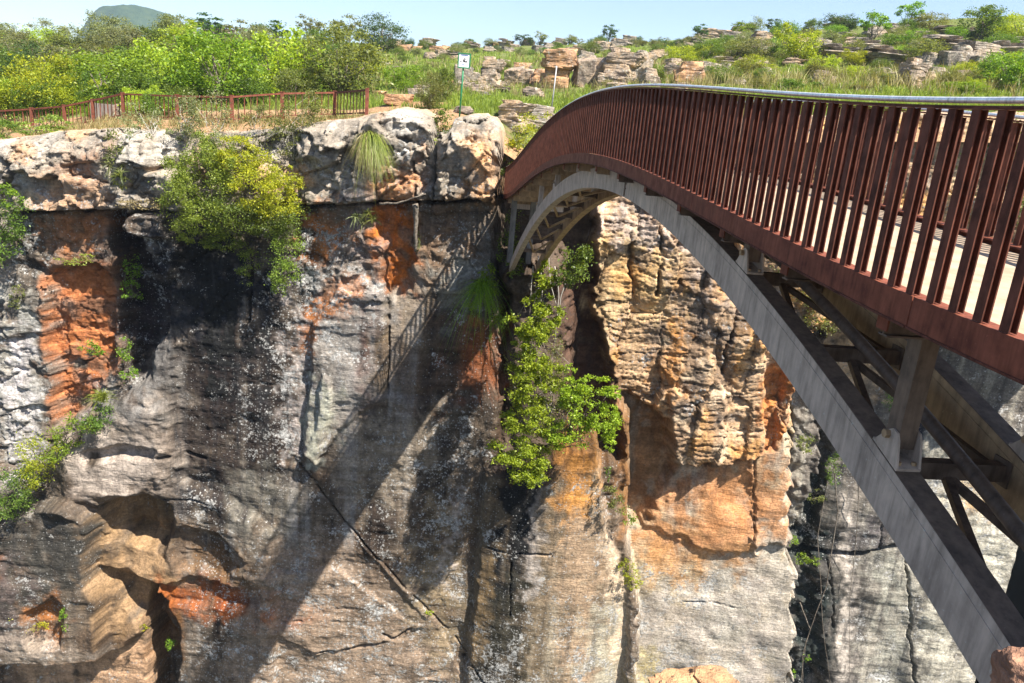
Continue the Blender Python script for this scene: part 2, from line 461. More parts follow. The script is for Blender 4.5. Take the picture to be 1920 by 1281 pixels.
# floor beams under the deck with red end plates
fbs = [1.3, 3.1, 4.9, 6.4, 7.9, 9.4, 11., 12.7, 14.5, 16.3, 18.1, 19.9, 21.7, 23.5, 25.3, 27.1, 28.9, 30.7]
for s in fbs:
    z = deckz(s)-.21
    mb = MB().box(bpt(s, WID/2, z), (WID-.18, .012, .15), RzI).box(bpt(s, WID/2, z-.08), (WID-.18, .10, .012), RzI)
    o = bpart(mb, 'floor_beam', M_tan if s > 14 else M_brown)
    for e in (.075, WID-.075): MB().box(bpt(s, e, z+.015), (.014, .12, .12), RzI).build('end_plate', M_rust, o)
# posts that carry the deck on the ribs, with pinned shoes
for r in (R0, R1):
    cm = (r[0]+r[1])/2
    for s in (1.7, 4.95, 7.9, 10.3, 17.9, 21., 23.9):
        zt_, zd = b_rib(s), deckz(s)-.13
        h = zd-zt_
        if h < .05: continue
        slope = (b_rib(s+.05)-b_rib(s-.05))/.1
        mb = MB()
        if h > .30:
            mb.bar(bpt(s, cm, zt_+.09), bpt(s, cm, zd), .13, .15, up=FWD)
        else:
            mb.box(bpt(s, cm, zt_+h/2+.01), (.15, .22, max(.06, h-.02)), RzI)
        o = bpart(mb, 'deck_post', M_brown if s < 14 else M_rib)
        if h > .30:
            t = FWD+np.array([0, 0, slope]); t /= np.linalg.norm(t); nn = np.cross(SIDE, t)
            RR = np.stack([SIDE, t, nn], 1)
            MB().box(bpt(s, cm, zt_+.022), (.18, .34, .022), RR).build('base_plate', M_rib, o)
            for d in (-.082, .082):
                c0 = bpt(s, cm+d, zt_); sh = MB()
                prof = [(-.16, .03), (.16, .03), (.07, .19), (.035, .225), (-.02, .225), (-.06, .19)]
                V = [c0+SIDE*e+t*x+nn*y for e in (-.008, .008) for x, y in prof]; k = len(prof)
                sh.add(V, [[i, (i+1) % k, k+(i+1) % k, k+i] for i in range(k)], [[0, i+1, i] for i in range(1, k-1)]+[[k, k+i, k+i+1] for i in range(1, k-1)])
                sh.build('shoe_cheek', M_rib, o)
            for d in (-1, 1):
                MB().tube([bpt(s, cm+d*.089, zt_+.17)+t*.005, bpt(s, cm+d*.125, zt_+.17)+t*.005], .032, 6).build('bolt', M_tan, o)
                for q_ in (-.13, .13): MB().tube([bpt(s, cm+d*.055, zt_+.032)+t*q_, bpt(s, cm+d*.055, zt_+.055)+t*q_], .017, 6).build('bolt', M_tan, o)
# landing pillars at the far end
for off in (.30, 1.05):
    bpart(MB().box(bpt(30.2, off, deckz(30.2)-1.4), (.20, .24, 2.5), RzI), 'landing_pillar', M_pil)
bpart(MB().box(bpt(30.9, WID/2, deckz(30.9)-.36), (WID-.5, .35, .24), RzI), 'landing_beam', M_rib)
# ------------------------------------------------------------------ the gorge wall
DXZ = .055
xs = np.arange(-27.5, 27.5, DXZ); nx = len(xs)
# rim line read off the picture at its own distance
RIM = [(-150, 268, 31), (0, 262, 31), (60, 249, 31), (130, 244, 31), (210, 243, 31), (300, 246, 31), (350, 250, 31.4), (430, 246, 31.4), (560, 240, 31.3), (620, 228, 31), (680, 222, 31), (700, 215, 31),
       (745, 205, 31), (790, 207, 31), (812, 222, 31), (820, 250, 31), (840, 246, 31), (850, 225, 31), (890, 216, 31), (925, 222, 31), (940, 240, 31), (948, 330, 31.4), (960, 372, 32), (1000, 376, 33), (1060, 372, 34), (1100, 340, 34), (1130, 250, 33.4), (1170, 232, 33.3),
       (1300, 225, 33.3), (1500, 222, 33.3), (1700, 215, 33.5), (1900, 215, 34), (2100, 220, 34)]
rp = np.array([at(a, b, c) for a, b, c in RIM])
rim = np.interp(xs, rp[:, 0], rp[:, 2])+.12*fbm(xs*.9, xs*0+3.3, 0, 4, 51)
ZB = -34.
nz = int((2.2-ZB)/DXZ)
X = np.repeat(xs[:, None], nz, 1)
tz = np.linspace(0, 1, nz)[None, :]
Z = rim[:, None]+(ZB-rim[:, None])*tz**1.0
nW = fbm(X*.45, Z*.45, 0, 3, 11); nM = fbm(X*1.6, Z*1.6, 3., 4, 21); nE = fbm(X*3., Z*3., 7., 3, 31)
nS = fbm(X*9, Z*9, 1., 3, 41)
def warp(a): return X+a*nM, Z+a*np.roll(nM, 97, 0)

def mask(P, Y=31., soft=.3, rough=.25):
    """0..1 inside a photo polygon taken to the wall at distance Y"""
    w_ = at(np.array([p[0] for p in P]), np.array([p[1] for p in P]), Y)[:, [0, 2]]
    m = np.zeros_like(X); pad = soft+rough*1.5+.2
    i0, i1 = np.searchsorted(xs, w_[:, 0].min()-pad), np.searchsorted(xs, w_[:, 0].max()+pad)
    if i1 <= i0: return m
    sl_ = slice(max(0, i0), i1)
    x, z = X[sl_]+rough*(.9*nM[sl_]+.6*nE[sl_]), Z[sl_]+rough*(.9*np.roll(nM, 131, 0)[sl_]+.6*np.roll(nE, 77, 0)[sl_])
    sel = (z > w_[:, 1].min()-pad) & (z < w_[:, 1].max()+pad)
    d = np.full(x.shape, 9.); d[sel] = poly_sdf(x[sel], z[sel], w_)
    m[sl_] = 1-sst(-soft, soft, d)
    return m

def crack(P, Y=31., w=.08, rough=.12):
    w_ = at(np.array([p[0] for p in P]), np.array([p[1] for p in P]), Y)[:, [0, 2]]
    m = np.zeros_like(X); pad = w*3+rough*2
    i0, i1 = np.searchsorted(xs, w_[:, 0].min()-pad), np.searchsorted(xs, w_[:, 0].max()+pad)
    sl_ = slice(max(0, i0), max(i1, i0+1))
    x, z = X[sl_]+rough*nM[sl_]+rough*.4*nE[sl_], Z[sl_]+rough*np.roll(nM, 61, 0)[sl_]+rough*.4*nE[sl_]
    sel = (z > w_[:, 1].min()-pad) & (z < w_[:, 1].max()+pad) & (x > w_[:, 0].min()-pad) & (x < w_[:, 0].max()+pad)
    d = np.full(x.shape, 9.); d[sel] = line_dist(x[sel], z[sel], w_)
    m[sl_] = 1-sst(w*.45, w*1.3, d*(1+.0*nE[sl_]))
    return m

def strata(th, seed, wob=.35, tilt=0.):
    zz = (Z+tilt*X+wob*nW*th*2+.25*th*nM)/th
    i = np.floor(zz); f = zz-i
    xi = np.floor(X/(th*5)+_h(i.astype(np.int64), i.astype(np.int64)*0, i.astype(np.int64)*0, seed)*7+.6*nM)
    a = _h(i.astype(np.int64), xi.astype(np.int64), np.zeros_like(xi).astype(np.int64), seed+1)
    edge = np.minimum(f, 1-f)
    return a, edge, f

# base distance -----------------------------------------------------------------
PC = [(1118, 180), (1124, 420), (1112, 560), (1140, 640), (1152, 720), (1180, 770), (1170, 990), (1190, 1110), (1180, 1400), (2400, 1400), (2400, 180)]
PCLEFT = [(942, 300), (1128, 300), (1122, 560), (1150, 700), (1160, 850), (1060, 845), (1000, 880), (940, 900), (950, 620), (930, 480)]
D = 31+.25*nW+.02*(Z+15)*0
D = D+.55*np.sin(X*.33+1.)*.5
mC = mask(PC, 33, .22, .22); D = D*(1-mC)+mC*(33+.3*nW)
mV = mask(PCLEFT, 32, .35, .3); D = D*(1-mV)+mV*(33.5+.5*nW)
mL = mask([(938, 500), (1062, 492), (1075, 640), (1062, 860), (930, 900), (950, 620)], 30, .4, .3); D = D*(1-mL)+mL*(31.1+.25*nW+.7*fbm(X*.9, Z*.7, 2, 4, 61)-.9*np.exp(-((Z+5.6)/.8)**2))
mB = mask([(905, 905), (1000, 880), (1062, 848), (1122, 850), (1138, 1000), (1180, 1110), (1182, 1400), (860, 1400), (890, 1100)], 30, .16, .18)
bx = at(1030., 1000., 30)[0]
D = D*(1-mB)+mB*(30.1+.07*(X-bx)**2+.1*nW)
PE = [(1474, 600), (1478, 900), (1470, 1400), (2400, 1400), (2400, 600)]
mE = mask(PE, 34.5, .15, .3); D = D*(1-mE)+mE*(36.+.3*nW)
mEl = mask([(1560, 830), (1520, 1050), (1560, 1400), (1480, 1400), (1475, 700)], 36, .3, .4); D += mEl*(.6+.5*nM)
mPil = mask([(1470, 640), (1560, 640), (1540, 860), (1500, 1000), (1470, 1010)], 34.5, .3, .35); D = D*(1-mPil)+mPil*(34.4+.4*nM)
ADD = [  # polygon, distance, metres towards the viewer, softness, roughness
 # left wall ---------------------------------------------------------------
 ([(20, 200), (25, 396), (232, 394), (330, 392), (560, 384), (700, 378), (944, 374), (944, 200)], 31, .75, .08, .18),
 ([(-200, 200), (-200, 390), (25, 396), (28, 200)], 31, .25, .15, .25),
 ([(292, 250), (290, 322), (345, 330), (352, 248)], 31, -.9, .12, .15),
 ([(205, 240), (212, 330), (238, 345), (238, 240)], 31, -.5, .15, .2),
 ([(345, 240), (345, 390), (560, 384), (560, 240)], 31, -.8, .25, .3),
 ([(560, 300), (560, 384), (640, 382), (640, 330), (600, 300)], 31, -.3, .2, .2),
 ([(700, 205), (705, 330), (730, 372), (780, 372), (785, 300), (815, 260), (815, 200)], 31, .25, .12, .12),
 ([(700, 300), (720, 372), (780, 376), (778, 310)], 31, -.18, .1, .1),
 ([(822, 244), (830, 372), (905, 372), (945, 345), (945, 230)], 31, .45, .14, .12),
 ([(782, 262), (785, 378), (830, 378), (828, 268)], 31, -.05, .1, .1),
 ([(30, 398), (45, 480), (92, 500), (205, 500), (230, 470), (228, 396)], 31, .15, .15, .2),
 ([(92, 520), (120, 500), (180, 498), (205, 530), (207, 690), (160, 770), (108, 800), (88, 640)], 31, -.5, .14, .15),
 ([(-100, 500), (90, 520), (95, 700), (112, 840), (40, 920), (-100, 960)], 31, .25, .2, .25),
 ([(204, 400), (228, 396), (250, 420), (314, 520), (312, 600), (262, 720), (232, 720), (212, 610)], 31, -1.3, .2, .25),
 ([(250, 402), (320, 396), (350, 470), (318, 520), (285, 530), (252, 470)], 31, .75, .12, .15),
 ([(232, 400), (340, 398), (338, 440), (236, 440)], 31, .55, .1, .15),
 ([(-100, 930), (60, 905), (112, 850), (180, 790), (232, 730), (262, 730), (330, 640), (330, 760), (340, 900), (520, 980), (520, 1400), (-100, 1400)], 31, .5, .25, .2),
 ([(125, 850), (170, 780), (250, 730), (322, 755), (326, 880), (290, 925), (200, 940), (130, 930)], 31, .55, .55, .2),
 ([(172, 838), (240, 822), (306, 830), (300, 848), (235, 846), (180, 856)], 31, -.4, .1, .1),
 ([(200, 945), (222, 925), (275, 922), (318, 950), (322, 1000), (300, 1030), (240, 1020), (205, 985)], 31, -1.2, .35, .15),
 ([(225, 950), (260, 945), (276, 975), (272, 1020), (240, 1010)], 31, -.5, .15, .1),
 ([(-60, 985), (40, 960), (70, 935), (150, 920), (188, 955), (184, 1060), (205, 1110), (210, 1212), (120, 1214), (30, 1212), (-60, 1205)], 31, 1.05, .14, .10),
 ([(80, 1165), (85, 1120), (130, 1090), (150, 1110), (140, 1180), (90, 1185)], 31, -.5, .12, .1),
 ([(186, 1060), (300, 1090), (275, 1180), (230, 1214), (120, 1222), (-60, 1216), (-60, 1400), (330, 1400), (340, 1281)], 31, -.8, .2, .1),
 ([(268, 1200), (275, 1110), (305, 1110), (335, 1170), (342, 1230), (310, 1400), (272, 1400)], 31, -1.9, .2, .12),
 ([(305, 1090), (360, 1076), (440, 1090), (500, 1100), (490, 1125), (400, 1130), (320, 1126)], 31, -.45, .12, .15),
 ([(330, 985), (420, 1000), (470, 1040), (430, 1075), (340, 1060), (318, 1020)], 31, -.4, .2, .2),
 ([(590, 600), (640, 540), (690, 525), (722, 560), (726, 640), (722, 740), (640, 800), (600, 862), (572, 840), (588, 700)], 31, .32, .1, .12),
 ([(610, 690), (628, 700), (628, 760), (600, 860), (575, 840), (600, 800)], 31, .2, .08, .1),
 ([(700, 392), (778, 384), (774, 540), (740, 566), (716, 540), (722, 470)], 31, -.5, .15, .2),
 ([(572, 390), (700, 384), (690, 500), (620, 520), (575, 480)], 31, -.12, .2, .25),
 ([(726, 560), (880, 545), (930, 600), (945, 720), (860, 760), (735, 740)], 31, -.15, .2, .15),
 ([(726, 735), (930, 760), (950, 900), (890, 1000), (800, 1160), (650, 970), (560, 850), (640, 805)], 31, .12, .12, .1),
 ([(470, 1060), (640, 1060), (770, 1160), (790, 1172), (720, 1196), (600, 1215), (500, 1160)], 31, .14, .08, .15),
 ([(560, 850), (650, 972), (812, 1152), (925, 1400), (300, 1400), (340, 1200), (480, 990)], 31, .10, .06, .06),
 ([(205, 1000), (300, 1005), (312, 1050), (235, 1072)], 31, -.45, .4, .2),
 ([(212, 1085), (290, 1098), (280, 1150), (225, 1190)], 31, -.25, .35, .2),
 # right block -------------------------------------------------------------
 ([(1118, 180), (1124, 430), (1112, 565), (1140, 640), (1152, 722), (1250, 780), (1268, 858), (1330, 872), (1420, 846), (1476, 800), (1490, 640), (1600, 640), (2400, 640), (2400, 180)], 33, .6, .10, .3),
 ([(1136, 620), (1120, 580), (1060, 590), (1062, 700), (1140, 720)], 33, .1, .2, .2),
 ([(1152, 722), (1250, 782), (1262, 880), (1200, 980), (1150, 960)], 33, -.7, .25, .15),
 ([(1200, 980), (1290, 900), (1400, 850), (1418, 1040), (1330, 1030), (1230, 990)], 33, .25, .2, .25),
 ([(1400, 850), (1476, 820), (1470, 1020), (1415, 1030)], 33, .35, .15, .35),
 ([(1250, 690), (1330, 660), (1360, 740), (1340, 850), (1270, 860), (1250, 780)], 33, .35, .15, .25),
 ([(1430, 600), (1472, 600), (1470, 700), (1450, 840), (1425, 840), (1432, 720)], 33, -.5, .1, .15),
 ([(1330, 560), (1430, 560), (1425, 680), (1350, 690)], 33, .25, .2, .3),
]
for P, Y, dy, so_s, ro in ADD: D -= dy*mask(P, Y, so_s, ro)
CR = [([(20, 398), (110, 396), (230, 393), (330, 396), (560, 386), (640, 384), (700, 381), (790, 379), (860, 376), (932, 372)], 31, .10, .9, .06),
      ([(780, 300), (783, 380), (779, 440)], 31, .07, .7, .05), ([(820, 262), (817, 374)], 31, .05, .5, .05), ([(705, 228), (708, 300), (716, 372)], 31, .07, .4, .08), ([(30, 250), (25, 396)], 31, .10, .6, .1),
      ([(728, 545), (731, 640), (729, 760)], 31, .05, .35, .06), ([(565, 862), (652, 972), (812, 1152), (870, 1222), (925, 1290)], 31, .05, .35, .05),
      ([(470, 600), (474, 500)], 31, .10, .5, .1), ([(500, 1158), (560, 1152), (640, 1155)], 31, .05, .3, .05), ([(596, 1212), (650, 1210), (722, 1196)], 31, .08, .4, .05), ([(718, 1180), (742, 1192), (772, 1174)], 31, .10, .4, .03),
      ([(310, 845), (350, 850), (385, 858)], 31, .12, .35, .05), ([(300, 930), (370, 934), (392, 940)], 31, .05, .3, .05), ([(880, 1232), (868, 1236), (888, 1244)], 31, .08, .4, .03),
      ([(1482, 700), (1484, 800), (1476, 900), (1478, 1050), (1472, 1300)], 34, .22, 2.2, .25), ([(1500, 1034), (1560, 1040), (1620, 1043), (1690, 1024)], 36, .20, 1.0, .08),
      ([(1550, 1040), (1556, 1080), (1562, 1180)], 36, .07, .4, .1), ([(1700, 1030), (1706, 1160), (1716, 1300)], 36, .09, .4, .15), ([(1655, 925), (1652, 1030)], 36, .05, .3, .1),
      ([(1280, 1130), (1330, 1128), (1380, 1138)], 33, .05, .3, .06), ([(1160, 790), (1190, 800)], 33, .05, .2, .05), ([(905, 1040), (960, 1046), (1040, 1044)], 30, .06, .35, .05), ([(958, 1060), (956, 1160)], 30, .04, .25, .05),
      ([(1240, 180), (1250, 420), (1236, 560)], 32, .10, .5, .2), ([(1380, 400), (1390, 560), (1360, 700)], 32, .10, .5, .2), ([(1410, 850), (1412, 1010)], 33, .06, .4, .1), ([(1180, 400), (1190, 560)], 32, .07, .4, .15)]
crk = np.zeros_like(X)
for P, Y, w_, dp, ro in CR:
    c_ = crack(P, Y, w_*.7, ro*1.2)*sst(-.55, .15, nM+.5*nE); D += dp*.8*c_; crk = np.maximum(crk, c_*min(1, dp*1.5))
# rock character by zone --------------------------------------------------------
kL = 1-np.clip(mC+mV+mB+mE, 0, 1)                       # left wall
mTop = mask([(-200, 100), (-200, 392), (235, 394), (560, 384), (944, 374), (946, 100)], 31, .1, .1)
mUp = mask([(-200, 392), (235, 394), (560, 384), (944, 374), (944, 540), (720, 560), (560, 560), (320, 640), (220, 740), (100, 850), (-200, 990)], 31, .5, .3)
mCu = mask([a_ for a_ in ADD if a_[0][0] == (1118, 180)][0][0], 33, .25, .3)
a1, e1, f1 = strata(.42, 71, .5, .05)
a2, e2, f2 = strata(.17, 72, .8, .03)
r1, g1, c1 = vor(X*.55+.25*nM, Z*.8+.25*nM, 81)
r2, g2, c2 = vor(X*1.7+.3*nM, Z*2.2+.3*nM, 91)
bl = mTop*1.+mUp*.45
r0_, g0_, c0_ = vor(X*.28+.2*nM, Z*.42+.2*nM, 85)
D += bl*(-.40*(c1-.5)-.15*(c2-.5)+.55*r1+.22*r2+.35*r0_+.16*(1-sst(0, .06, g1))+.05*(1-sst(0, .08, g2)))
D += (.05+.07*mTop+.08*mUp)*fbm(X*1.1, Z*1.1, 9, 5, 101, .6, True)*.6
lam = mCu*1.
ax, ex, _ = strata(.27, 73, .9, -.04); ay, ey, _ = strata(.55, 74, .6, .03)
vj, gj, cj = vor(X*1.25+.45*nM+.25*nE, Z*.5+.4*nW, 111)
vk, gk, ck = vor(X*.5+.5*nM, Z*.22+.3*nW, 112)
az, ez, _ = strata(.14, 75, 1.4, -.03)
vj, gj, cj = vor(X*1.5+.10*nM+.12*nE, Z*2.6+.12*np.roll(nM, 50, 0)-.15*X, 111)
vk, gk, ck = vor(X*.62+.10*nM+.05*nE, Z*.26+.05*nE, 112)
vl, gl, cl = vor(X*3.3+.15*nE, Z*6.5+.15*nE, 113)
brkx = sst(-.1, .25, fbm(X*.8, Z*3., 14, 3, 122)); brky = sst(-.1, .25, fbm(X*.5, Z*2., 15, 3, 123))
D += lam*(-.04*(ax-.5)-.09*(ay-.5)-.03*(az-.5)-.05*(cj-.5)-.36*(ck-.5)-.03*(cl-.5)+.05*vj+.42*vk+.04*vl+.13*brkx*(1-sst(0, .09, ex))+.20*brky*(1-sst(0, .06, ey))+.18*(1-sst(0, .03, gk))+.05*brkx*(1-sst(0, .08, gj)))
D += lam*.045*fbm(X*1.8, Z*5., 4, 5, 121, .68)+lam*.25*fbm(X*.5, Z*.5, 41, 2, 124)
# fine bedding everywhere, weak on the water worn faces
D += (.022+.004*kL)*(fbm(X*.6, Z*5., 2, 4, 131, .6))+.03*nS*(.5+bl+lam)
lowL = kL*(1-np.clip(mTop+mUp, 0, 1))
wav = fbm(X*.35, Z*1.3, 6., 4, 141)
D += lowL*(.10*wav+.09*nM*.5+.035*nE)
ledge = sst(.25, .45, fbm(X*.3, Z*2.2, 8., 4, 151))*sst(-.1, .4, nW)
D -= lowL*.06*ledge
D += mE*.15*wav
# rounded lip at the rim
dr = np.clip(rim[:, None]-Z, 0, None)
D += .9*np.exp(-dr/.28)+.5*np.exp(-dr/.9)*(.6+.4*np.clip(nM, -1, 1))
Vc = np.stack([X, D, Z], -1)
# albedo ------------------------------------------------------------------------
def lerp(c, m, v): return c*(1-m[..., None])+m[..., None]*np.asarray(v)
GREY, LGREY, DARK, BLK = (.165, .138, .112), (.30, .275, .245), (.060, .052, .046), (.020, .021, .025)
TAN, ORG, ORG2, WHT, BRN, CRM = (.42, .27, .14), (.375, .165, .075), (.28, .125, .065), (.60, .58, .54), (.15, .105, .075), (.56, .44, .29)
stx = fbm(X*1.5, Z*.10, 0., 5, 201, .6); st2 = fbm(X*3.1, Z*.16, 5., 4, 211, .6)
C = np.broadcast_to(np.array(GREY), X.shape+(3,)).copy()
C = lerp(C, sst(-.25, .5, fbm(X*.5, Z*.4, 1, 4, 221))*.5, BRN)
C = lerp(C, sst(-.05, .45, stx)*.7, DARK)
C = lerp(C, sst(.1, .55, -stx)*.4, LGREY)
Aux = np.zeros(X.shape+(3,)); Aux[..., 0] = .55+.25*nW; Aux[..., 1] = .35
# broad zones
C = lerp(C, mTop*.85, (.30, .255, .205)); C = lerp(C, mTop*sst(.05, .35, fbm(X*.55, Z*.7, 2, 4, 231))*.75, (.44, .27, .155)); C = lerp(C, mTop*sst(.1, .5, fbm(X*.8, Z*.5, 12, 4, 232))*.6, (.44, .41, .37))
C = lerp(C, mTop*sst(.2, .55, fbm(X*1., Z*.8, 22, 4, 233))*.6, (.10, .095, .09))
zon = lerp(np.broadcast_to(np.array((.42, .31, .21)), X.shape+(3,)).copy(), sst(-.1, .3, fbm(X*.6, Z*1.1, 3, 5, 241))*.85, (.20, .17, .145))
zon = lerp(zon, sst(.05, .35, fbm(X*.9, Z*.5, 13, 4, 242))*.8, (.52, .31, .13)); zon = lerp(zon, sst(.1, .45, stx)*.6, (.10, .085, .078)); zon = lerp(zon, sst(.15, .45, fbm(X*1.3, Z*1.5, 33, 4, 243))*.5, (.56, .47, .36))
C = C*(1-mCu[..., None])+zon*mCu[..., None]
mClo = np.clip(mC-mCu-mE, 0, 1)
C = lerp(C, mClo*.9, (.34, .30, .245)); C = lerp(C, mClo*sst(.0, .4, fbm(X*.7, Z*.4, 5, 4, 251))*.5, (.40, .30, .17)); C = lerp(C, mClo*sst(.1, .5, st2)*.35, (.17, .15, .13))
C = lerp(C, mB*.85, (.20, .165, .125))
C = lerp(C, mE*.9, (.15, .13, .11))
C = lerp(C, np.clip(mV+mL, 0, 1)*.85, (.095, .070, .052)); Aux[..., 0] *= 1-np.clip(mV+mL, 0, 1)*.8  # shade of the cleft behind the leaves painted in as dark brown
# broad black run-off stains hanging down the left wall
stn = fbm(X*.75, Z*.045, 51., 4, 281, .6)+.35*fbm(X*2.6, Z*.10, 52., 3, 282)
zs = mask([(250, 440), (720, 540), (900, 620), (900, 900), (560, 1150), (380, 1200), (330, 700)], 31, 1.5, .8)
C = lerp(C, zs*sst(-.05, .35, stn)*.7, (.042, .039, .039)); C = lerp(C, zs*sst(.1, .45, -stn)*.6, (.40, .40, .405))
zs2 = np.clip(mB+mE+mask([(-50, 500), (90, 500), (90, 960), (-50, 960)], 31, .6, .5), 0, 1); C = lerp(C, zs2*sst(.05, .4, stn)*.6, (.06, .052, .048)); C = lerp(C, zs2*sst(.1, .45, -stn)*.5, (.42, .38, .31))
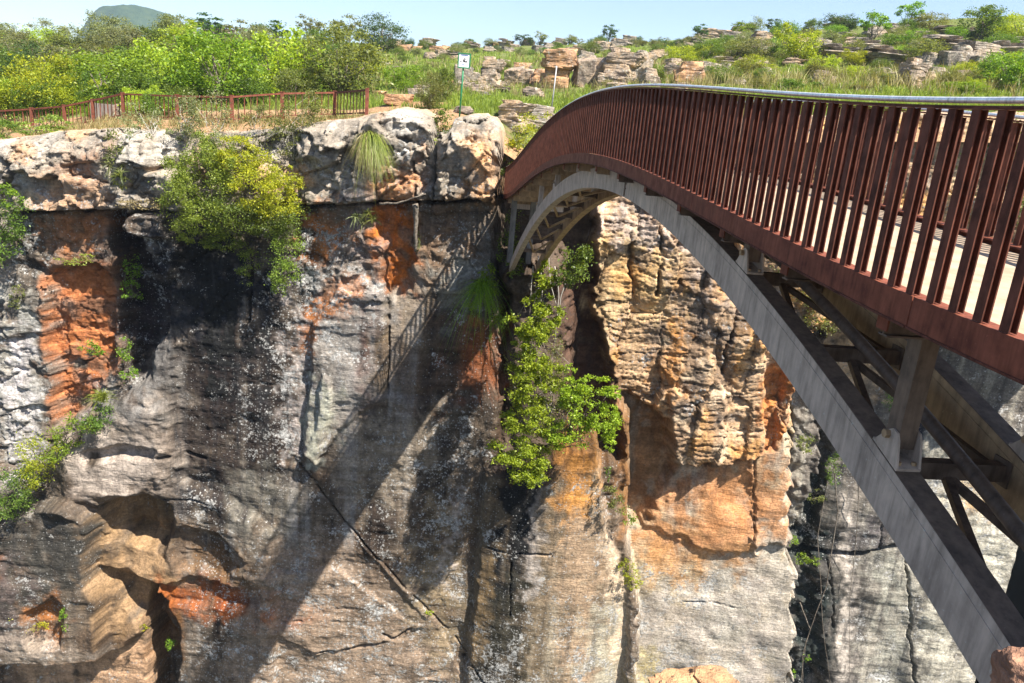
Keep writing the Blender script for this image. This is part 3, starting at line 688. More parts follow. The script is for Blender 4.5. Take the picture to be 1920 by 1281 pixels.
# painted patches: stains, fresh faces, water streaks, and shade painted into the cleft and scoops
PAT = [
 ([(92, 500), (200, 500), (208, 690), (160, 770), (108, 800), (88, 640)], 31, ORG, .30, .25, 1.), ([(95, 410), (200, 400), (205, 440), (150, 480), (100, 470)], 31, ORG, .5, .5, .8),
 ([(150, 260), (190, 250), (200, 320), (170, 370), (120, 330)], 31, ORG2, .4, .5, .6), ([(90, 350), (200, 340), (200, 392), (80, 392)], 31, (.46, .30, .17), .4, .5, .7),
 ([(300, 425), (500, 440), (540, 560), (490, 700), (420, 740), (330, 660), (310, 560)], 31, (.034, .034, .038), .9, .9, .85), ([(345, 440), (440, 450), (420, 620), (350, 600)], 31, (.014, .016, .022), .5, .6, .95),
 ([(205, 400), (300, 520), (312, 600), (262, 720), (212, 640)], 31, (.05, .042, .04), .4, .4, .9), ([(330, 640), (540, 740), (545, 900), (470, 990), (340, 960), (325, 780)], 31, (.058, .050, .047), .8, .9, .8),  # first patch puts the shade of the upright cleft into the colour
 ([(440, 860), (560, 860), (560, 980), (470, 1080), (420, 980)], 31, (.30, .28, .26), .5, .7, .4),
 ([(130, 860), (200, 770), (322, 760), (324, 900), (280, 925), (200, 940)], 31, (.46, .43, .37), .5, .4, .85), ([(150, 740), (230, 730), (290, 660), (330, 650), (325, 760), (200, 790)], 31, (.27, .27, .27), .4, .4, .7),
 ([(-50, 530), (60, 560), (75, 700), (60, 900), (-50, 950)], 31, (.36, .34, .33), .5, .6, .8), ([(30, 620), (60, 620), (66, 900), (30, 900)], 31, (.55, .54, .53), .25, .4, .8), ([(-50, 760), (20, 780), (25, 900), (-50, 930)], 31, BRN, .4, .6, .7),
 ([(-50, 990), (60, 940), (160, 925), (186, 960), (186, 1080), (100, 1100), (20, 1200), (-50, 1200)], 31, (.085, .078, .075), .4, .5, .9), ([(30, 1010), (70, 1010), (80, 1180), (30, 1190)], 31, (.25, .21, .19), .4, .5, .6), ([(-50, 950), (30, 1010), (30, 1060), (-50, 1100)], 31, ORG2, .4, .4, .8),
 ([(85, 1160), (90, 1110), (140, 1085), (150, 1130), (120, 1180)], 31, ORG, .3, .3, .85), ([(0, 1160), (70, 1150), (200, 1190), (200, 1212), (10, 1210)], 31, (.36, .33, .27), .3, .4, .7),
 ([(188, 960), (225, 940), (300, 1020), (345, 1080), (300, 1100), (285, 1150), (225, 1210), (200, 1110), (186, 1060)], 31, (.36, .255, .16), .25, .3, .9), ([(195, 935), (322, 950), (320, 1010), (240, 1030), (195, 1000)], 31, (.30, .20, .12), .3, .3, .6),
 ([(230, 1214), (280, 1165), (275, 1400), (-60, 1400), (-60, 1216), (120, 1222)], 31, (.50, .36, .23), .25, .3, .9), ([(0, 1240), (20, 1240), (30, 1400), (-10, 1400)], 31, (.12, .09, .07), .3, .4, .8), ([(60, 1250), (80, 1250), (80, 1400), (40, 1400)], 31, (.25, .19, .14), .3, .4, .7),
 ([(280, 1100), (335, 1110), (342, 1230), (300, 1281), (270, 1281)], 31, (.22, .13, .065), .3, .3, .9), ([(300, 1080), (500, 1095), (640, 1130), (600, 1160), (440, 1150), (310, 1130)], 31, (.33, .12, .05), .35, .4, .85), ([(320, 985), (460, 1020), (500, 1090), (350, 1080)], 31, (.20, .125, .08), .5, .5, .8),
 ([(575, 590), (560, 640), (575, 740), (560, 840), (540, 850), (545, 640), (560, 560)], 31, WHT, .3, .5, .75), ([(595, 620), (640, 545), (690, 530), (720, 570), (722, 740), (640, 790), (600, 860), (575, 840)], 31, (.30, .285, .27), .3, .4, .85), ([(600, 690), (625, 700), (640, 780), (598, 862), (572, 838), (590, 740)], 31, (.50, .49, .44), .25, .4, .9),
 ([(560, 620), (590, 560), (640, 535), (690, 520), (694, 530), (600, 610), (580, 660)], 31, (.48, .22, .09), .2, .3, .7), ([(680, 560), (705, 560), (705, 760), (680, 780)], 31, (.15, .10, .09), .25, .3, .6),
 ([(574, 392), (640, 390), (650, 450), (600, 490), (580, 480)], 31, (.38, .15, .06), .3, .5, .8), ([(640, 395), (705, 390), (700, 480), (640, 500)], 31, (.32, .28, .25), .4, .6, .6), ([(704, 392), (778, 386), (772, 540), (740, 566), (716, 540)], 31, (.45, .155, .045), .25, .35, .95), ([(782, 390), (860, 380), (880, 480), (820, 550), (780, 540)], 31, (.20, .125, .085), .4, .5, .8),
 ([(700, 310), (780, 310), (780, 374), (715, 372)], 31, (.46, .23, .10), .35, .4, .8), ([(880, 260), (944, 240), (940, 345), (900, 370), (870, 372)], 31, (.56, .33, .17), .35, .35, .85), ([(730, 560), (790, 545), (780, 700), (735, 740)], 31, (.25, .19, .14), .4, .5, .6),
 ([(840, 640), (930, 590), (945, 720), (880, 740), (860, 740)], 31, (.32, .13, .06), .45, .5, .75), ([(735, 640), (880, 600), (880, 740), (740, 760)], 31, (.15, .115, .09), .5, .5, .7), ([(800, 500), (900, 460), (905, 560), (820, 590)], 31, (.28, .27, .26), .4, .6, .6),
 ([(500, 1010), (640, 1000), (800, 1160), (900, 1300), (380, 1300), (480, 1130)], 31, (.33, .275, .205), .6, .6, .85), ([(640, 800), (730, 760), (860, 770), (800, 900), (700, 960), (640, 930)], 31, (.32, .28, .23), .5, .6, .75),
 ([(840, 900), (880, 1000), (850, 1281), (770, 1150), (800, 1000)], 31, (.33, .26, .19), .4, .5, .7), ([(845, 920), (862, 930), (850, 1080), (835, 1110)], 31, (.55, .54, .52), .2, .4, .6),
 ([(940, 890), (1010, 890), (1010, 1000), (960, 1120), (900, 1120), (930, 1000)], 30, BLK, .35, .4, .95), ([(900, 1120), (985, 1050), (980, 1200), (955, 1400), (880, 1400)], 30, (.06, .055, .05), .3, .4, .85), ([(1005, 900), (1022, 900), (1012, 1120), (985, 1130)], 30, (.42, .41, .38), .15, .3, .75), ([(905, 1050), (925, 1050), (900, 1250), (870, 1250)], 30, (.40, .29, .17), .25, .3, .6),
 ([(1062, 850), (1120, 850), (1122, 960), (1060, 1000), (1050, 920)], 30, (.55, .27, .10), .3, .4, .85), ([(1050, 980), (1120, 960), (1140, 1050), (1100, 1400), (1040, 1400)], 30, (.38, .30, .21), .4, .4, .75), ([(1125, 1000), (1150, 1010), (1182, 1130), (1180, 1400), (1160, 1400), (1150, 1150)], 30.4, (.56, .46, .36), .15, .2, .9), ([(1100, 1130), (1150, 1150), (1160, 1400), (1080, 1400)], 30, (.40, .37, .33), .4, .5, .7),
 # right block
 ([(1050, 500), (1120, 480), (1150, 720), (1060, 840), (1050, 720)], 33.5, (.10, .065, .045), .4, .4, .8), ([(1152, 722), (1250, 782), (1266, 870), (1220, 960), (1150, 970)], 33, (.25, .14, .07), .3, .3, .9), ([(1180, 750), (1210, 770), (1220, 900), (1180, 920)], 33, (.10, .085, .06), .3, .4, .5),  # brown rock, with the shade of recess and scoop put into its colour
 ([(1190, 990), (1280, 880), (1400, 850), (1470, 850), (1475, 1000), (1420, 1040), (1250, 1060), (1190, 1040)], 33, (.40, .21, .095), .35, .4, .85), ([(1190, 1000), (1420, 1020), (1400, 1090), (1280, 1100), (1200, 1060)], 33, (.40, .22, .10), .5, .6, .7), ([(1290, 930), (1400, 900), (1410, 970), (1300, 1000)], 33, (.50, .22, .10), .4, .5, .6),
 ([(1430, 690), (1476, 640), (1480, 800), (1440, 850), (1420, 840)], 33, (.48, .23, .09), .25, .35, .9), ([(1270, 610), (1285, 600), (1262, 720), (1240, 760), (1236, 700)], 32.5, (.56, .28, .10), .25, .4, .8), ([(1130, 440), (1250, 440), (1270, 600), (1150, 640), (1120, 560)], 32.5, (.55, .40, .24), .5, .6, .65),
 ([(1130, 385), (1260, 390), (1340, 480), (1330, 540), (1240, 470), (1130, 430)], 32.5, (.52, .50, .47), .4, .6, .7), ([(1250, 470), (1400, 480), (1440, 620), (1290, 590)], 32.5, (.19, .17, .16), .5, .7, .55), ([(1180, 870), (1060, 840), (1100, 700)], 33, (.12, .07, .04), .5, .5, .5),
 ([(1180, 1110), (1320, 1110), (1470, 1060), (1472, 1400), (1180, 1400)], 33, (.37, .335, .275), .5, .5, .7), ([(1320, 1050), (1400, 1080), (1380, 1400), (1330, 1400)], 33, (.46, .42, .35), .5, .6, .5), ([(1182, 1200), (1240, 1230), (1260, 1400), (1182, 1400)], 33, (.40, .31, .14), .4, .5, .6), ([(1395, 1060), (1425, 1060), (1415, 1400), (1390, 1400)], 33, (.22, .20, .17), .35, .4, .5), ([(1420, 1000), (1470, 1010), (1470, 1200), (1430, 1210)], 33, (.36, .31, .25), .4, .5, .6),
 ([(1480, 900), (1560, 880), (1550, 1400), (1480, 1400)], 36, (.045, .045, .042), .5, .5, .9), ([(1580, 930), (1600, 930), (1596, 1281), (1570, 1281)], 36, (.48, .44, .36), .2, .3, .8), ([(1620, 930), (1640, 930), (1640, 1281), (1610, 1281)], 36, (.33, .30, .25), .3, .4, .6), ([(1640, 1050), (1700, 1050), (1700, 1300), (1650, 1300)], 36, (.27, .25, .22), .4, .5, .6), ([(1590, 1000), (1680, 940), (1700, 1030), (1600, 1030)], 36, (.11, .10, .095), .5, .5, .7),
 ([(1720, 830), (2300, 830), (2300, 1400), (1720, 1400)], 36, (.46, .42, .34), .5, .6, .85), ([(1810, 880), (1880, 900), (1880, 960), (1800, 960)], 36, (.56, .33, .15), .4, .5, .6), ([(1690, 680), (1780, 700), (1770, 850), (1690, 850)], 36, (.03, .035, .042), .4, .5, .95), ([(1560, 600), (1700, 600), (1690, 760), (1580, 740)], 34.5, (.52, .36, .22), .5, .6, .8),
]
brk = fbm(X*.9, Z*1.1, 44., 5, 271, .6); brk2 = fbm(X*1.1, Z*.22, 45., 4, 272, .6)
for i_, (P, Y, c, so_s, ro, op) in enumerate(PAT):
    c = np.array(c); sat = c.max()/(c.min()+.01)
    m = mask(P, Y, so_s*1.7, ro*2.2)*op
    m = m*np.clip(1.08-.75*sst(.05, .45, np.roll(brk, i_*37, 0))-.45*sst(.1, .5, np.roll(brk2, i_*53, 0)), 0, 1)
    C = C*(1-m[..., None])+m[..., None]*c*(1+.22*np.roll(nM, i_*41, 0)+.25*np.roll(brk, i_*19, 0))[..., None]*np.array([1, 1+.1*(i_ % 3-1)*.5, 1.])
def aux(ch, P, Y, v, so_s=.6, ro=.6):
    m = mask(P, Y, so_s*1.5, ro*2); v = v*(.68 if ch == 0 else 1); Aux[..., ch] = Aux[..., ch]*(1-m)+m*v*(1+.35*nW)
Aux[..., 0] -= .12
for P, Y, v in (([(560, 380), (760, 380), (730, 560), (560, 840), (470, 900), (430, 560)], 31, .95), ([(700, 780), (900, 760), (880, 1200), (640, 1000)], 31, .9), ([(360, 960), (600, 980), (640, 1281), (380, 1281)], 31, .8), ([(640, 1060), (800, 1160), (900, 1281), (560, 1281)], 31, 1.0),
                ([(-50, 400), (90, 400), (90, 900), (-50, 900)], 31, .95), ([(180, 1200), (1180, 1060), (1470, 1060), (1470, 1400)], 33, .9), ([(1720, 860), (2300, 860), (2300, 1400), (1720, 1400)], 36, .95), ([(1120, 380), (1480, 380), (1480, 800), (1150, 700)], 33, .45),
                ([(90, 490), (208, 490), (160, 780), (100, 800)], 31, .05), ([(1150, 720), (1470, 850), (1470, 1060), (1190, 1050)], 33, .15), ([(188, 950), (345, 1000), (345, 1281), (0, 1281), (190, 1200)], 31, .15), ([(330, 430), (470, 440), (450, 640), (340, 640)], 31, .25), ([(130, 760), (330, 760), (320, 930), (130, 930)], 31, .2), ([(700, 385), (780, 385), (760, 560), (710, 560)], 31, .1)):
    aux(0, P, Y, v)
for P, Y, v in (([(300, 420), (560, 420), (560, 980), (330, 980)], 31, .8), ([(900, 900), (1130, 900), (1160, 1400), (860, 1400)], 30, .5), ([(1480, 850), (1720, 850), (1720, 1400), (1480, 1400)], 36, .7), ([(-50, 400), (90, 400), (90, 950), (-50, 950)], 31, .6),
                ([(90, 490), (208, 490), (160, 780), (100, 800)], 31, .15), ([(1150, 720), (1470, 850), (1470, 1060), (1190, 1050)], 33, .3), ([(1180, 1100), (1470, 1060), (1470, 1400), (1180, 1400)], 33, .12), ([(188, 950), (345, 1000), (345, 1281), (0, 1281), (190, 1200)], 31, .3)):
    aux(1, P, Y, v)
# colour follows the beds and blocks a little
bedc = fbm(X*.4, Z*4.5, 9., 4, 261, .6)
C = C*(1+.28*bedc+.18*nE+.22*(c2-.5)*bl+lam*(.35*(ax-.5)+.25*(ck-.5)))[..., None]
C = lerp(C, crk*.6, (.05, .045, .04))
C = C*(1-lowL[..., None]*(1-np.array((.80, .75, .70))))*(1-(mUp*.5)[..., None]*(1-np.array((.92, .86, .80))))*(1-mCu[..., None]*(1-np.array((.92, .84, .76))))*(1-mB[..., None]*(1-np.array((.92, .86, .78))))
mu = np.array((.19, .16, .13)); lum = C.mean(-1, keepdims=True)
C = mu+(C-mu)*1.22; C = lum*.0+C
C = np.clip(C, .014, .8)
# the wall turns over the lip into a shelf -----------------------------------------
nt_ = 26
tt = np.linspace(0, 1, nt_+1)[1:][::-1]
Yt = D[:, :1]+tt[None, :]*6.5
Zt = rim[:, None]+.03+.25*fbm(xs[:, None]*.8, Yt*.8, 0, 4, 301)*sst(0, .2, tt)[None, :]-.35*sst(.35, 1., tt)[None, :]
top = np.stack([np.repeat(xs[:, None], nt_, 1), Yt, Zt], -1)
tc_ = np.broadcast_to(np.array((.46, .33, .22)), top.shape).copy()
tc_ = tc_*(1+.3*fbm(top[..., 0]*1.2, top[..., 1]*1.2, 0, 4, 311))[..., None]
V = np.concatenate([top, Vc], 1); CC = np.concatenate([tc_, C], 1); AA = np.concatenate([np.full(top.shape, .3), Aux], 1)
M_cliff = rock_mat('cliff_rock', True)
o = obj('cliff', np_mesh('cliff', V.reshape(-1, 3), grid_faces(nx, nz+nt_), True, [M_cliff], {'Col': CC.reshape(-1, 3), 'Aux': AA.reshape(-1, 3)}))
tag(o, kind='structure')
# ------------------------------------------------------------------ plateau and hillside behind the rim
TP = [  # photo x, photo y, distance of points on the ground
 (-300, 290, 33), (0, 270, 33), (150, 248, 33), (300, 250, 33), (435, 245, 33), (560, 238, 33), (690, 226, 33), (800, 214, 33.5), (880, 222, 33.5), (930, 232, 34), (985, 300, 35), (1060, 320, 36), (1110, 280, 36),
 (1180, 236, 35), (1400, 226, 35), (1700, 220, 35.5), (2000, 222, 36),
 (120, 240, 38), (232, 223, 37), (333, 224, 35.5), (435, 226, 35), (530, 223, 35.5), (627, 221, 36), (687, 217, 36),
 (780, 204, 37), (860, 207, 36), (960, 212, 38), (1040, 205, 41), (1150, 190, 42), (1300, 178, 43), (1500, 172, 44), (1700, 168, 44), (1900, 168, 44),
 (-300, 255, 46), (50, 205, 48), (250, 200, 46), (450, 200, 44), (640, 192, 44), (780, 180, 46), (900, 172, 50), (1000, 168, 52), (1200, 162, 54), (1500, 150, 54), (1800, 140, 54), (2100, 140, 54),
 (-300, 200, 65), (50, 160, 65), (300, 160, 62), (600, 150, 62), (800, 138, 68), (1000, 130, 75), (1250, 122, 72), (1500, 112, 70), (1700, 105, 68), (1900, 95, 66), (2200, 95, 66),
 (-300, 140, 95), (50, 118, 95), (300, 112, 95), (550, 108, 100), (780, 104, 110), (1000, 102, 115), (1250, 95, 105), (1500, 84, 95), (1750, 68, 88), (1950, 55, 85), (2300, 60, 85),
 (-300, 110, 150), (50, 88, 145), (250, 80, 150), (420, 66, 140), (550, 74, 150), (780, 90, 180), (1000, 84, 200), (1250, 78, 180), (1450, 66, 140), (1650, 50, 125), (1850, 36, 115), (2300, 40, 115)]
tp = np.array([at(a, b, c) for a, b, c in TP])
def tuv(x, y): return np.stack([np.asarray(x)/np.asarray(y)*1.4, np.log(np.asarray(y)/33.)*1.1], -1)
tq = tuv(tp[:, 0], tp[:, 1])
def tpsk(a, b):
    d2 = ((a[:, None]-b[None])**2).sum(-1)+1e-12; return .5*d2*np.log(d2)
nT = len(tq); Km = np.zeros((nT+3, nT+3)); Km[:nT, :nT] = tpsk(tq, tq)+np.eye(nT)*.004
Pm = np.concatenate([np.ones((nT, 1)), tq], 1); Km[:nT, nT:] = Pm; Km[nT:, :nT] = Pm.T
elev_ = tp[:, 2]/tp[:, 1]
wt = np.linalg.solve(Km, np.concatenate([elev_, np.zeros(3)]))
def ground(x, y, detail=True):
    x = np.asarray(x, float); y = np.asarray(y, float); shp = np.broadcast(x, y).shape
    x = np.broadcast_to(x, shp).ravel(); y = np.broadcast_to(y, shp).ravel()
    lim = np.where(x/y < -.1, 150., np.where(x/y > .3, 125., 150.)); yy = np.minimum(y, 190.)
    u = tuv(np.clip(x/yy, -1.05, 1.05)*yy, yy)
    z = np.zeros(len(x))
    for i in range(0, len(x), 20000):
        s_ = slice(i, i+20000)
        z[s_] = (tpsk(u[s_], tq) @ wt[:nT]+np.concatenate([np.ones((len(u[s_]), 1)), u[s_]], 1) @ wt[nT:])*yy[s_]
    z = z-np.clip(y-190, 0, None)*.35
    if detail:
        k = np.clip((y-33)/12, .15, 1)
        z = z+k*(.22*fbm(x*.35, y*.35, 0, 3, 401)+.06*fbm(x*1.3, y*1.3, 0, 2, 402))
    return z.reshape(shp)
def hit(px, py, y0=33.2, y1=190.):
    """where the sight line through a photo point meets the ground"""
    r = ray(px, py); r = r/r[1]
    ys = np.exp(np.linspace(math.log(y0), math.log(y1), 400))
    d = r[2]*ys-ground(r[0]*ys, ys, False)
    k = np.nonzero(d < 0)[0]
    y = ys[k[0]] if len(k) else ys[np.argmin(d)]
    x = r[0]*y
    return np.array([x, y, float(ground(np.array([x]), np.array([y]))[0])])
nu, nv = 380, 300
uu = np.linspace(-1.05, 1.05, nu)[:, None]; yv = np.exp(np.linspace(math.log(33.), math.log(320), nv))[None, :]
yv = np.concatenate([[[31.9]], yv], 1); nv += 1
gx = uu*yv; gy = np.broadcast_to(yv, gx.shape)
gz = ground(gx, np.maximum(gy, 33.)); gz[:, 0] -= .6
M_ground, nt, b_ = mat('hill_ground', .95, spec=.1)
g_ = nd(nt, 'ShaderNodeNewGeometry').outputs['Position']
base = ramp(nt, noise(nt, g_, .55, 6, .65), [(.30, (.24, .165, .10)), (.42, (.16, .165, .055)), (.52, (.125, .165, .040)), (.62, (.18, .21, .06)), (.72, (.26, .22, .12))])
pth = nd(nt, 'ShaderNodeAttribute', attribute_name='Col').outputs['Color']
pm = nd(nt, 'ShaderNodeSeparateColor', {'Color': pth}).outputs[0]
nb = noise(nt, g_, 4., 6, .65)
base = mix(nt, math_(nt, 'MULTIPLY', math_(nt, 'SUBTRACT', math_(nt, 'ADD', pm, math_(nt, 'MULTIPLY', nb, .5)), .55), 5., True), base, (.44, .27, .15))
base = mix(nt, .9, base, ramp(nt, noise(nt, g_, 7, 5, .7), [(.3, .5), (.5, 1.), (.7, 1.4)]), 'MULTIPLY')
nt.links.new(base, b_.inputs['Base Color']); bump(nt, b_, noise(nt, g_, 6, 6, .7), 1., .2)
PATHL = [at(a, b, c)[:2] for a, b, c in ((-200, 262, 40), (120, 240, 40.5), (232, 218, 40), (345, 216, 39), (440, 214, 38.5), (560, 213, 38.5), (690, 208, 38), (800, 205, 38.5))]
pd = line_dist(gx, gy, PATHL); pcol = 1-sst(.9, 1.7, pd)
yl = np.where(gx < -9.5, 38.2, np.where(gx < -3, 35.8, 34.)); pcol = np.maximum(pcol, 1-sst(yl-.8, yl+.7, gy+.8*fbm(gx*.7, gy*.7, 0, 3, 405)))
hs = obj('hillside', np_mesh('hillside', np.stack([gx, gy, gz], -1).reshape(-1, 3), grid_faces(nu, nv)[:, ::-1], True, [M_ground], {'Col': np.stack([pcol]*3, -1).reshape(-1, 3)}))
tag(hs, kind='structure')
# the far flat topped hill
def far_hill():
    Y = 1400.; a = at(268, 50, Y); k = Y/F; n, m = 90, 60
    U, W_ = np.meshgrid(np.linspace(-1, 1, n), np.linspace(-1, 1, m), indexing='ij')
    x = a[0]+U*300*k; y = Y+W_*260*k*1.5
    rr = np.hypot((U*300+2)/90., W_*260*1.1/90.)
    h = 33*k*(1-sst(.55, 1.25, rr+.10*fbm(U*5, W_*5, 0, 4, 411)))*(1-.10*rr**2)+5*k*fbm(U*9, W_*9, 0, 4, 412)*sst(1.8, .6, rr)
    h2 = 18*k*np.exp(-((U*300-95)/120.)**2-(W_*1.2)**2)
    z = a[2]-118*k+np.maximum(h+114*k*np.exp(-(rr/1.3)**4), 121*k*np.exp(-((U*300-120)/75.)**4-(W_*1.8)**2))+1.2*k*fbm(U*22, W_*22, 0, 3, 413)
    m_, nt, b_ = mat('forested_hill', .95, spec=.05)
    g_ = nd(nt, 'ShaderNodeNewGeometry').outputs['Position']
    nt.links.new(ramp(nt, noise(nt, g_, .05, 8, .7), [(.3, (.012, .034, .018)), (.5, (.026, .055, .024)), (.64, (.045, .075, .03)), (.76, (.12, .11, .08))]), b_.inputs['Base Color'])
    bump(nt, b_, noise(nt, g_, .15, 6, .7), .8, 3.)
    o = obj('hill', np_mesh('hill', np.stack([x, y, z], -1).reshape(-1, 3), grid_faces(n, m)[:, ::-1], True, [m_])); tag(o, kind='structure')
far_hill()
# ground out to the skyline and the floor of the gorge
M_far, nt, b_ = mat('far_ground', .95, (.06, .075, .03), spec=.05)
g_ = nd(nt, 'ShaderNodeNewGeometry').outputs['Position']
nt.links.new(ramp(nt, noise(nt, g_, .03, 6), [(.35, (.045, .065, .022)), (.6, (.10, .11, .045))]), b_.inputs['Base Color'])
o = obj('far_ground', np_mesh('far_ground', [(-1900, 300, -32), (1900, 300, -32), (1900, 1900, -22), (-1900, 1900, -22)], np.array([[0, 1, 2, 3]]), mats=[M_far])); tag(o, kind='structure')
M_water, nt, b_ = mat('river_water', .12, (.03, .035, .025), spec=.5)
bump(nt, b_, noise(nt, nd(nt, 'ShaderNodeNewGeometry').outputs['Position'], 1.5, 4), .3, .05)
o = obj('river', np_mesh('river', [(-80, 2, -33.5), (80, 2, -33.5), (80, 38, -33.5), (-80, 38, -33.5)], np.array([[0, 1, 2, 3]]), mats=[M_water])); tag(o, kind='structure')
# ------------------------------------------------------------------ foliage builders
L = dict(
 spring=leaf_mat('leaf_spring_green', (.185, .28, .018), (.31, .40, .034)),
 lime=leaf_mat('leaf_lime', (.24, .32, .022), (.37, .43, .035)), vivid=leaf_mat('leaf_vivid_green', (.125, .225, .018), (.215, .325, .03)),
 green=leaf_mat('leaf_green', (.085, .150, .022), (.155, .225, .038)), dark=leaf_mat('leaf_dark_green', (.040, .085, .020), (.080, .145, .032)),
 olive=leaf_mat('leaf_olive', (.120, .145, .042), (.21, .225, .068)), grey=leaf_mat('leaf_grey_green', (.15, .175, .08), (.25, .27, .13)),
 yellow=leaf_mat('leaf_yellow', (.26, .29, .022), (.43, .41, .03)), shrubby=leaf_mat('leaf_shrub_green', (.15, .215, .03), (.26, .325, .055)), straw=leaf_mat('leaf_straw', (.23, .20, .085), (.36, .31, .14), .3),
 grass=leaf_mat('leaf_grass', (.17, .24, .035), (.29, .35, .06), .4))
M_bark, nt, b_ = mat('bark', .95, spec=.1)
nt.links.new(ramp(nt, noise(nt, nd(nt, 'ShaderNodeNewGeometry').outputs['Position'], 12, 5), [(.3, (.07, .055, .042)), (.6, (.20, .17, .14)), (.75, (.33, .30, .26))]), b_.inputs['Base Color'])
M_bark2 = mat('pale_bark', .95, (.36, .33, .29), spec=.1)[0]

def leaf_quads(P, size, rs, droop=0., aspect=.5):
    """rhombic leaves at P (n,3)"""
    n = len(P)
    t = rs.normal(size=(n, 3)); t[:, 2] = t[:, 2]*.8-droop; t /= np.linalg.norm(t, axis=1)[:, None]
    nn = rs.normal(size=(n, 3))*.75+np.array([.12, -.1, .75]); b = np.cross(nn, t); b /= np.linalg.norm(b, axis=1)[:, None]+1e-9
    s = (size*rs.uniform(.6, 1.35, n))[:, None]
    V = np.stack([P-t*s*.5, P+b*s*aspect*.5+t*s*.08, P+t*s*.5, P-b*s*aspect*.5+t*s*.08], 1)
    return V.reshape(-1, 3), np.arange(4*n).reshape(n, 4)

def clump_points(rs, n, c, r, k, tight=.30, shell=.55):
    """n points in k sub clumps over an ellipsoid c, r"""
    c = np.asarray(c, float); r = np.asarray(r, float)
    d = rs.normal(size=(k, 3)); d /= np.linalg.norm(d, axis=1)[:, None]
    q = d*(shell+(1-shell)*rs.uniform(0, 1, (k, 1))**.6)
    cs = rs.uniform(.55, 1.25, k)*tight
    w = rs.uniform(.4, 1.5, k); w /= w.sum()
    i = rs.choice(k, n, p=w)
    p = q[i]+rs.normal(size=(n, 3))*cs[i][:, None]*np.array([1, 1, .72])
    return c+p*r, c+q*r*.92

def crown_mesh(name, seed, m, n=2600, leaf=.055, k=34, blobs=None, droop=0., tight=.22, aspect=.5):
    rs = np.random.RandomState(seed); Ps = []; tips = []
    blobs = blobs or [((0, 0, .55), (.5, .5, .45))]
    vol = np.array([np.prod(b[1])**.7 for b in blobs]); vol /= vol.sum()
    for (c, r), v in zip(blobs, vol):
        p, t = clump_points(rs, max(40, int(n*v)), c, r, max(5, int(k*v)), tight); Ps.append(p); tips.append(t)
    P = np.concatenate(Ps); P[:, 2] = np.where(P[:, 2] < .02, .02+np.abs(P[:, 2])*.3, P[:, 2])
    V, Q = leaf_quads(P, leaf, rs, droop, aspect)
    return np_mesh(name, V, Q, False, [m]), np.concatenate(tips)

def stem_mb(root, tips, rs, r0, frac=.5, wig=.08, lo=None):
    mb = MB(); root = np.asarray(root, float)
    for t in tips:
        k = 6; a = np.linspace(0, 1, k)[:, None]; L_ = np.linalg.norm(t-root)
        mid = root+(t-root)*np.array([.30, .30, .62])
        P = (1-a)**2*root+2*a*(1-a)*mid+a*a*t+np.concatenate([[[0, 0, 0]], rs.normal(size=(k-2, 3))*wig*L_*.5, [[0, 0, 0]]])
        mb.tube(P, np.linspace(r0*rs.uniform(.5, 1.), r0*.12, k), 5, False)
    return mb

KINDS = {}
def kind(key, matk, seed, **kw):
    me, tips = crown_mesh('foliage', seed, L[matk], **kw)
    rs = np.random.RandomState(seed+1)
    sel = tips[rs.permutation(len(tips))[:14]]
    st = stem_mb((0, 0, -.05), sel, rs, .022).mesh('stem', M_bark)
    KINDS.setdefault(key, []).append((me, st))
RB = [((0, 0, .52), (.50, .50, .46))]
TB = [((0, .0, .72), (.42, .42, .26)), ((.25, .1, .55), (.25, .25, .2)), ((-.28, -.05, .6), (.24, .24, .2))]
LB = [((-.2, 0, .45), (.33, .35, .36)), ((.22, .1, .5), (.32, .33, .42)), ((.02, -.2, .36), (.32, .3, .32))]
for i, (mk, nm) in enumerate((('lime', 'lime'), ('vivid', 'vivid'), ('green', 'green'), ('olive', 'olive'), ('dark', 'dark'), ('grey', 'grey'))):
    for j, bl_ in enumerate((RB, LB)):
        kind(nm, mk, 900+i*10+j, n=6200, leaf=.044, k=60, blobs=bl_, tight=.20)
kind('tree_dark', 'dark', 990, n=1900, leaf=.07, k=22, blobs=TB, tight=.2); kind('tree_green', 'vivid', 991, n=1800, leaf=.07, k=20, blobs=TB, tight=.2); kind('tree_grey', 'grey', 992, n=1500, leaf=.065, k=20, blobs=TB, tight=.2)
kind('thin_olive', 'olive', 993, n=2400, leaf=.042, k=26, blobs=LB, tight=.16); kind('thin_grey', 'grey', 994, n=2200, leaf=.042, k=24, blobs=RB, tight=.16)
nplant = 0
def plant(kd, p, wdt, hgt, label, cat='bush', name='bush', group=None):
    global nplant
    v = KINDS[kd]; me, st = v[nplant % len(v)]; nplant += 1
    e = empty(name, (p[0], p[1], p[2]), rnd.uniform(0, 6.28)); e.scale = (wdt, wdt*rnd.uniform(.85, 1.1), hgt)
    tag(e, label, cat, group)
    link(bpy.data.objects.new('crown' if 'tree' in name else 'foliage', me), e); link(bpy.data.objects.new('trunk' if 'tree' in name else 'stem', st), e)
    return e
def pxplant(kd, px, pb, wpx, hpx, label, cat='bush', name='bush', group=None, Y=None):
    p = hit(px, pb) if Y is None else at(px, pb, Y)
    k = p[1]/F
    return plant(kd, p-np.array([0, 0, .05]), wpx*k*1.02, hpx*k*1.06, label, cat, name, group)
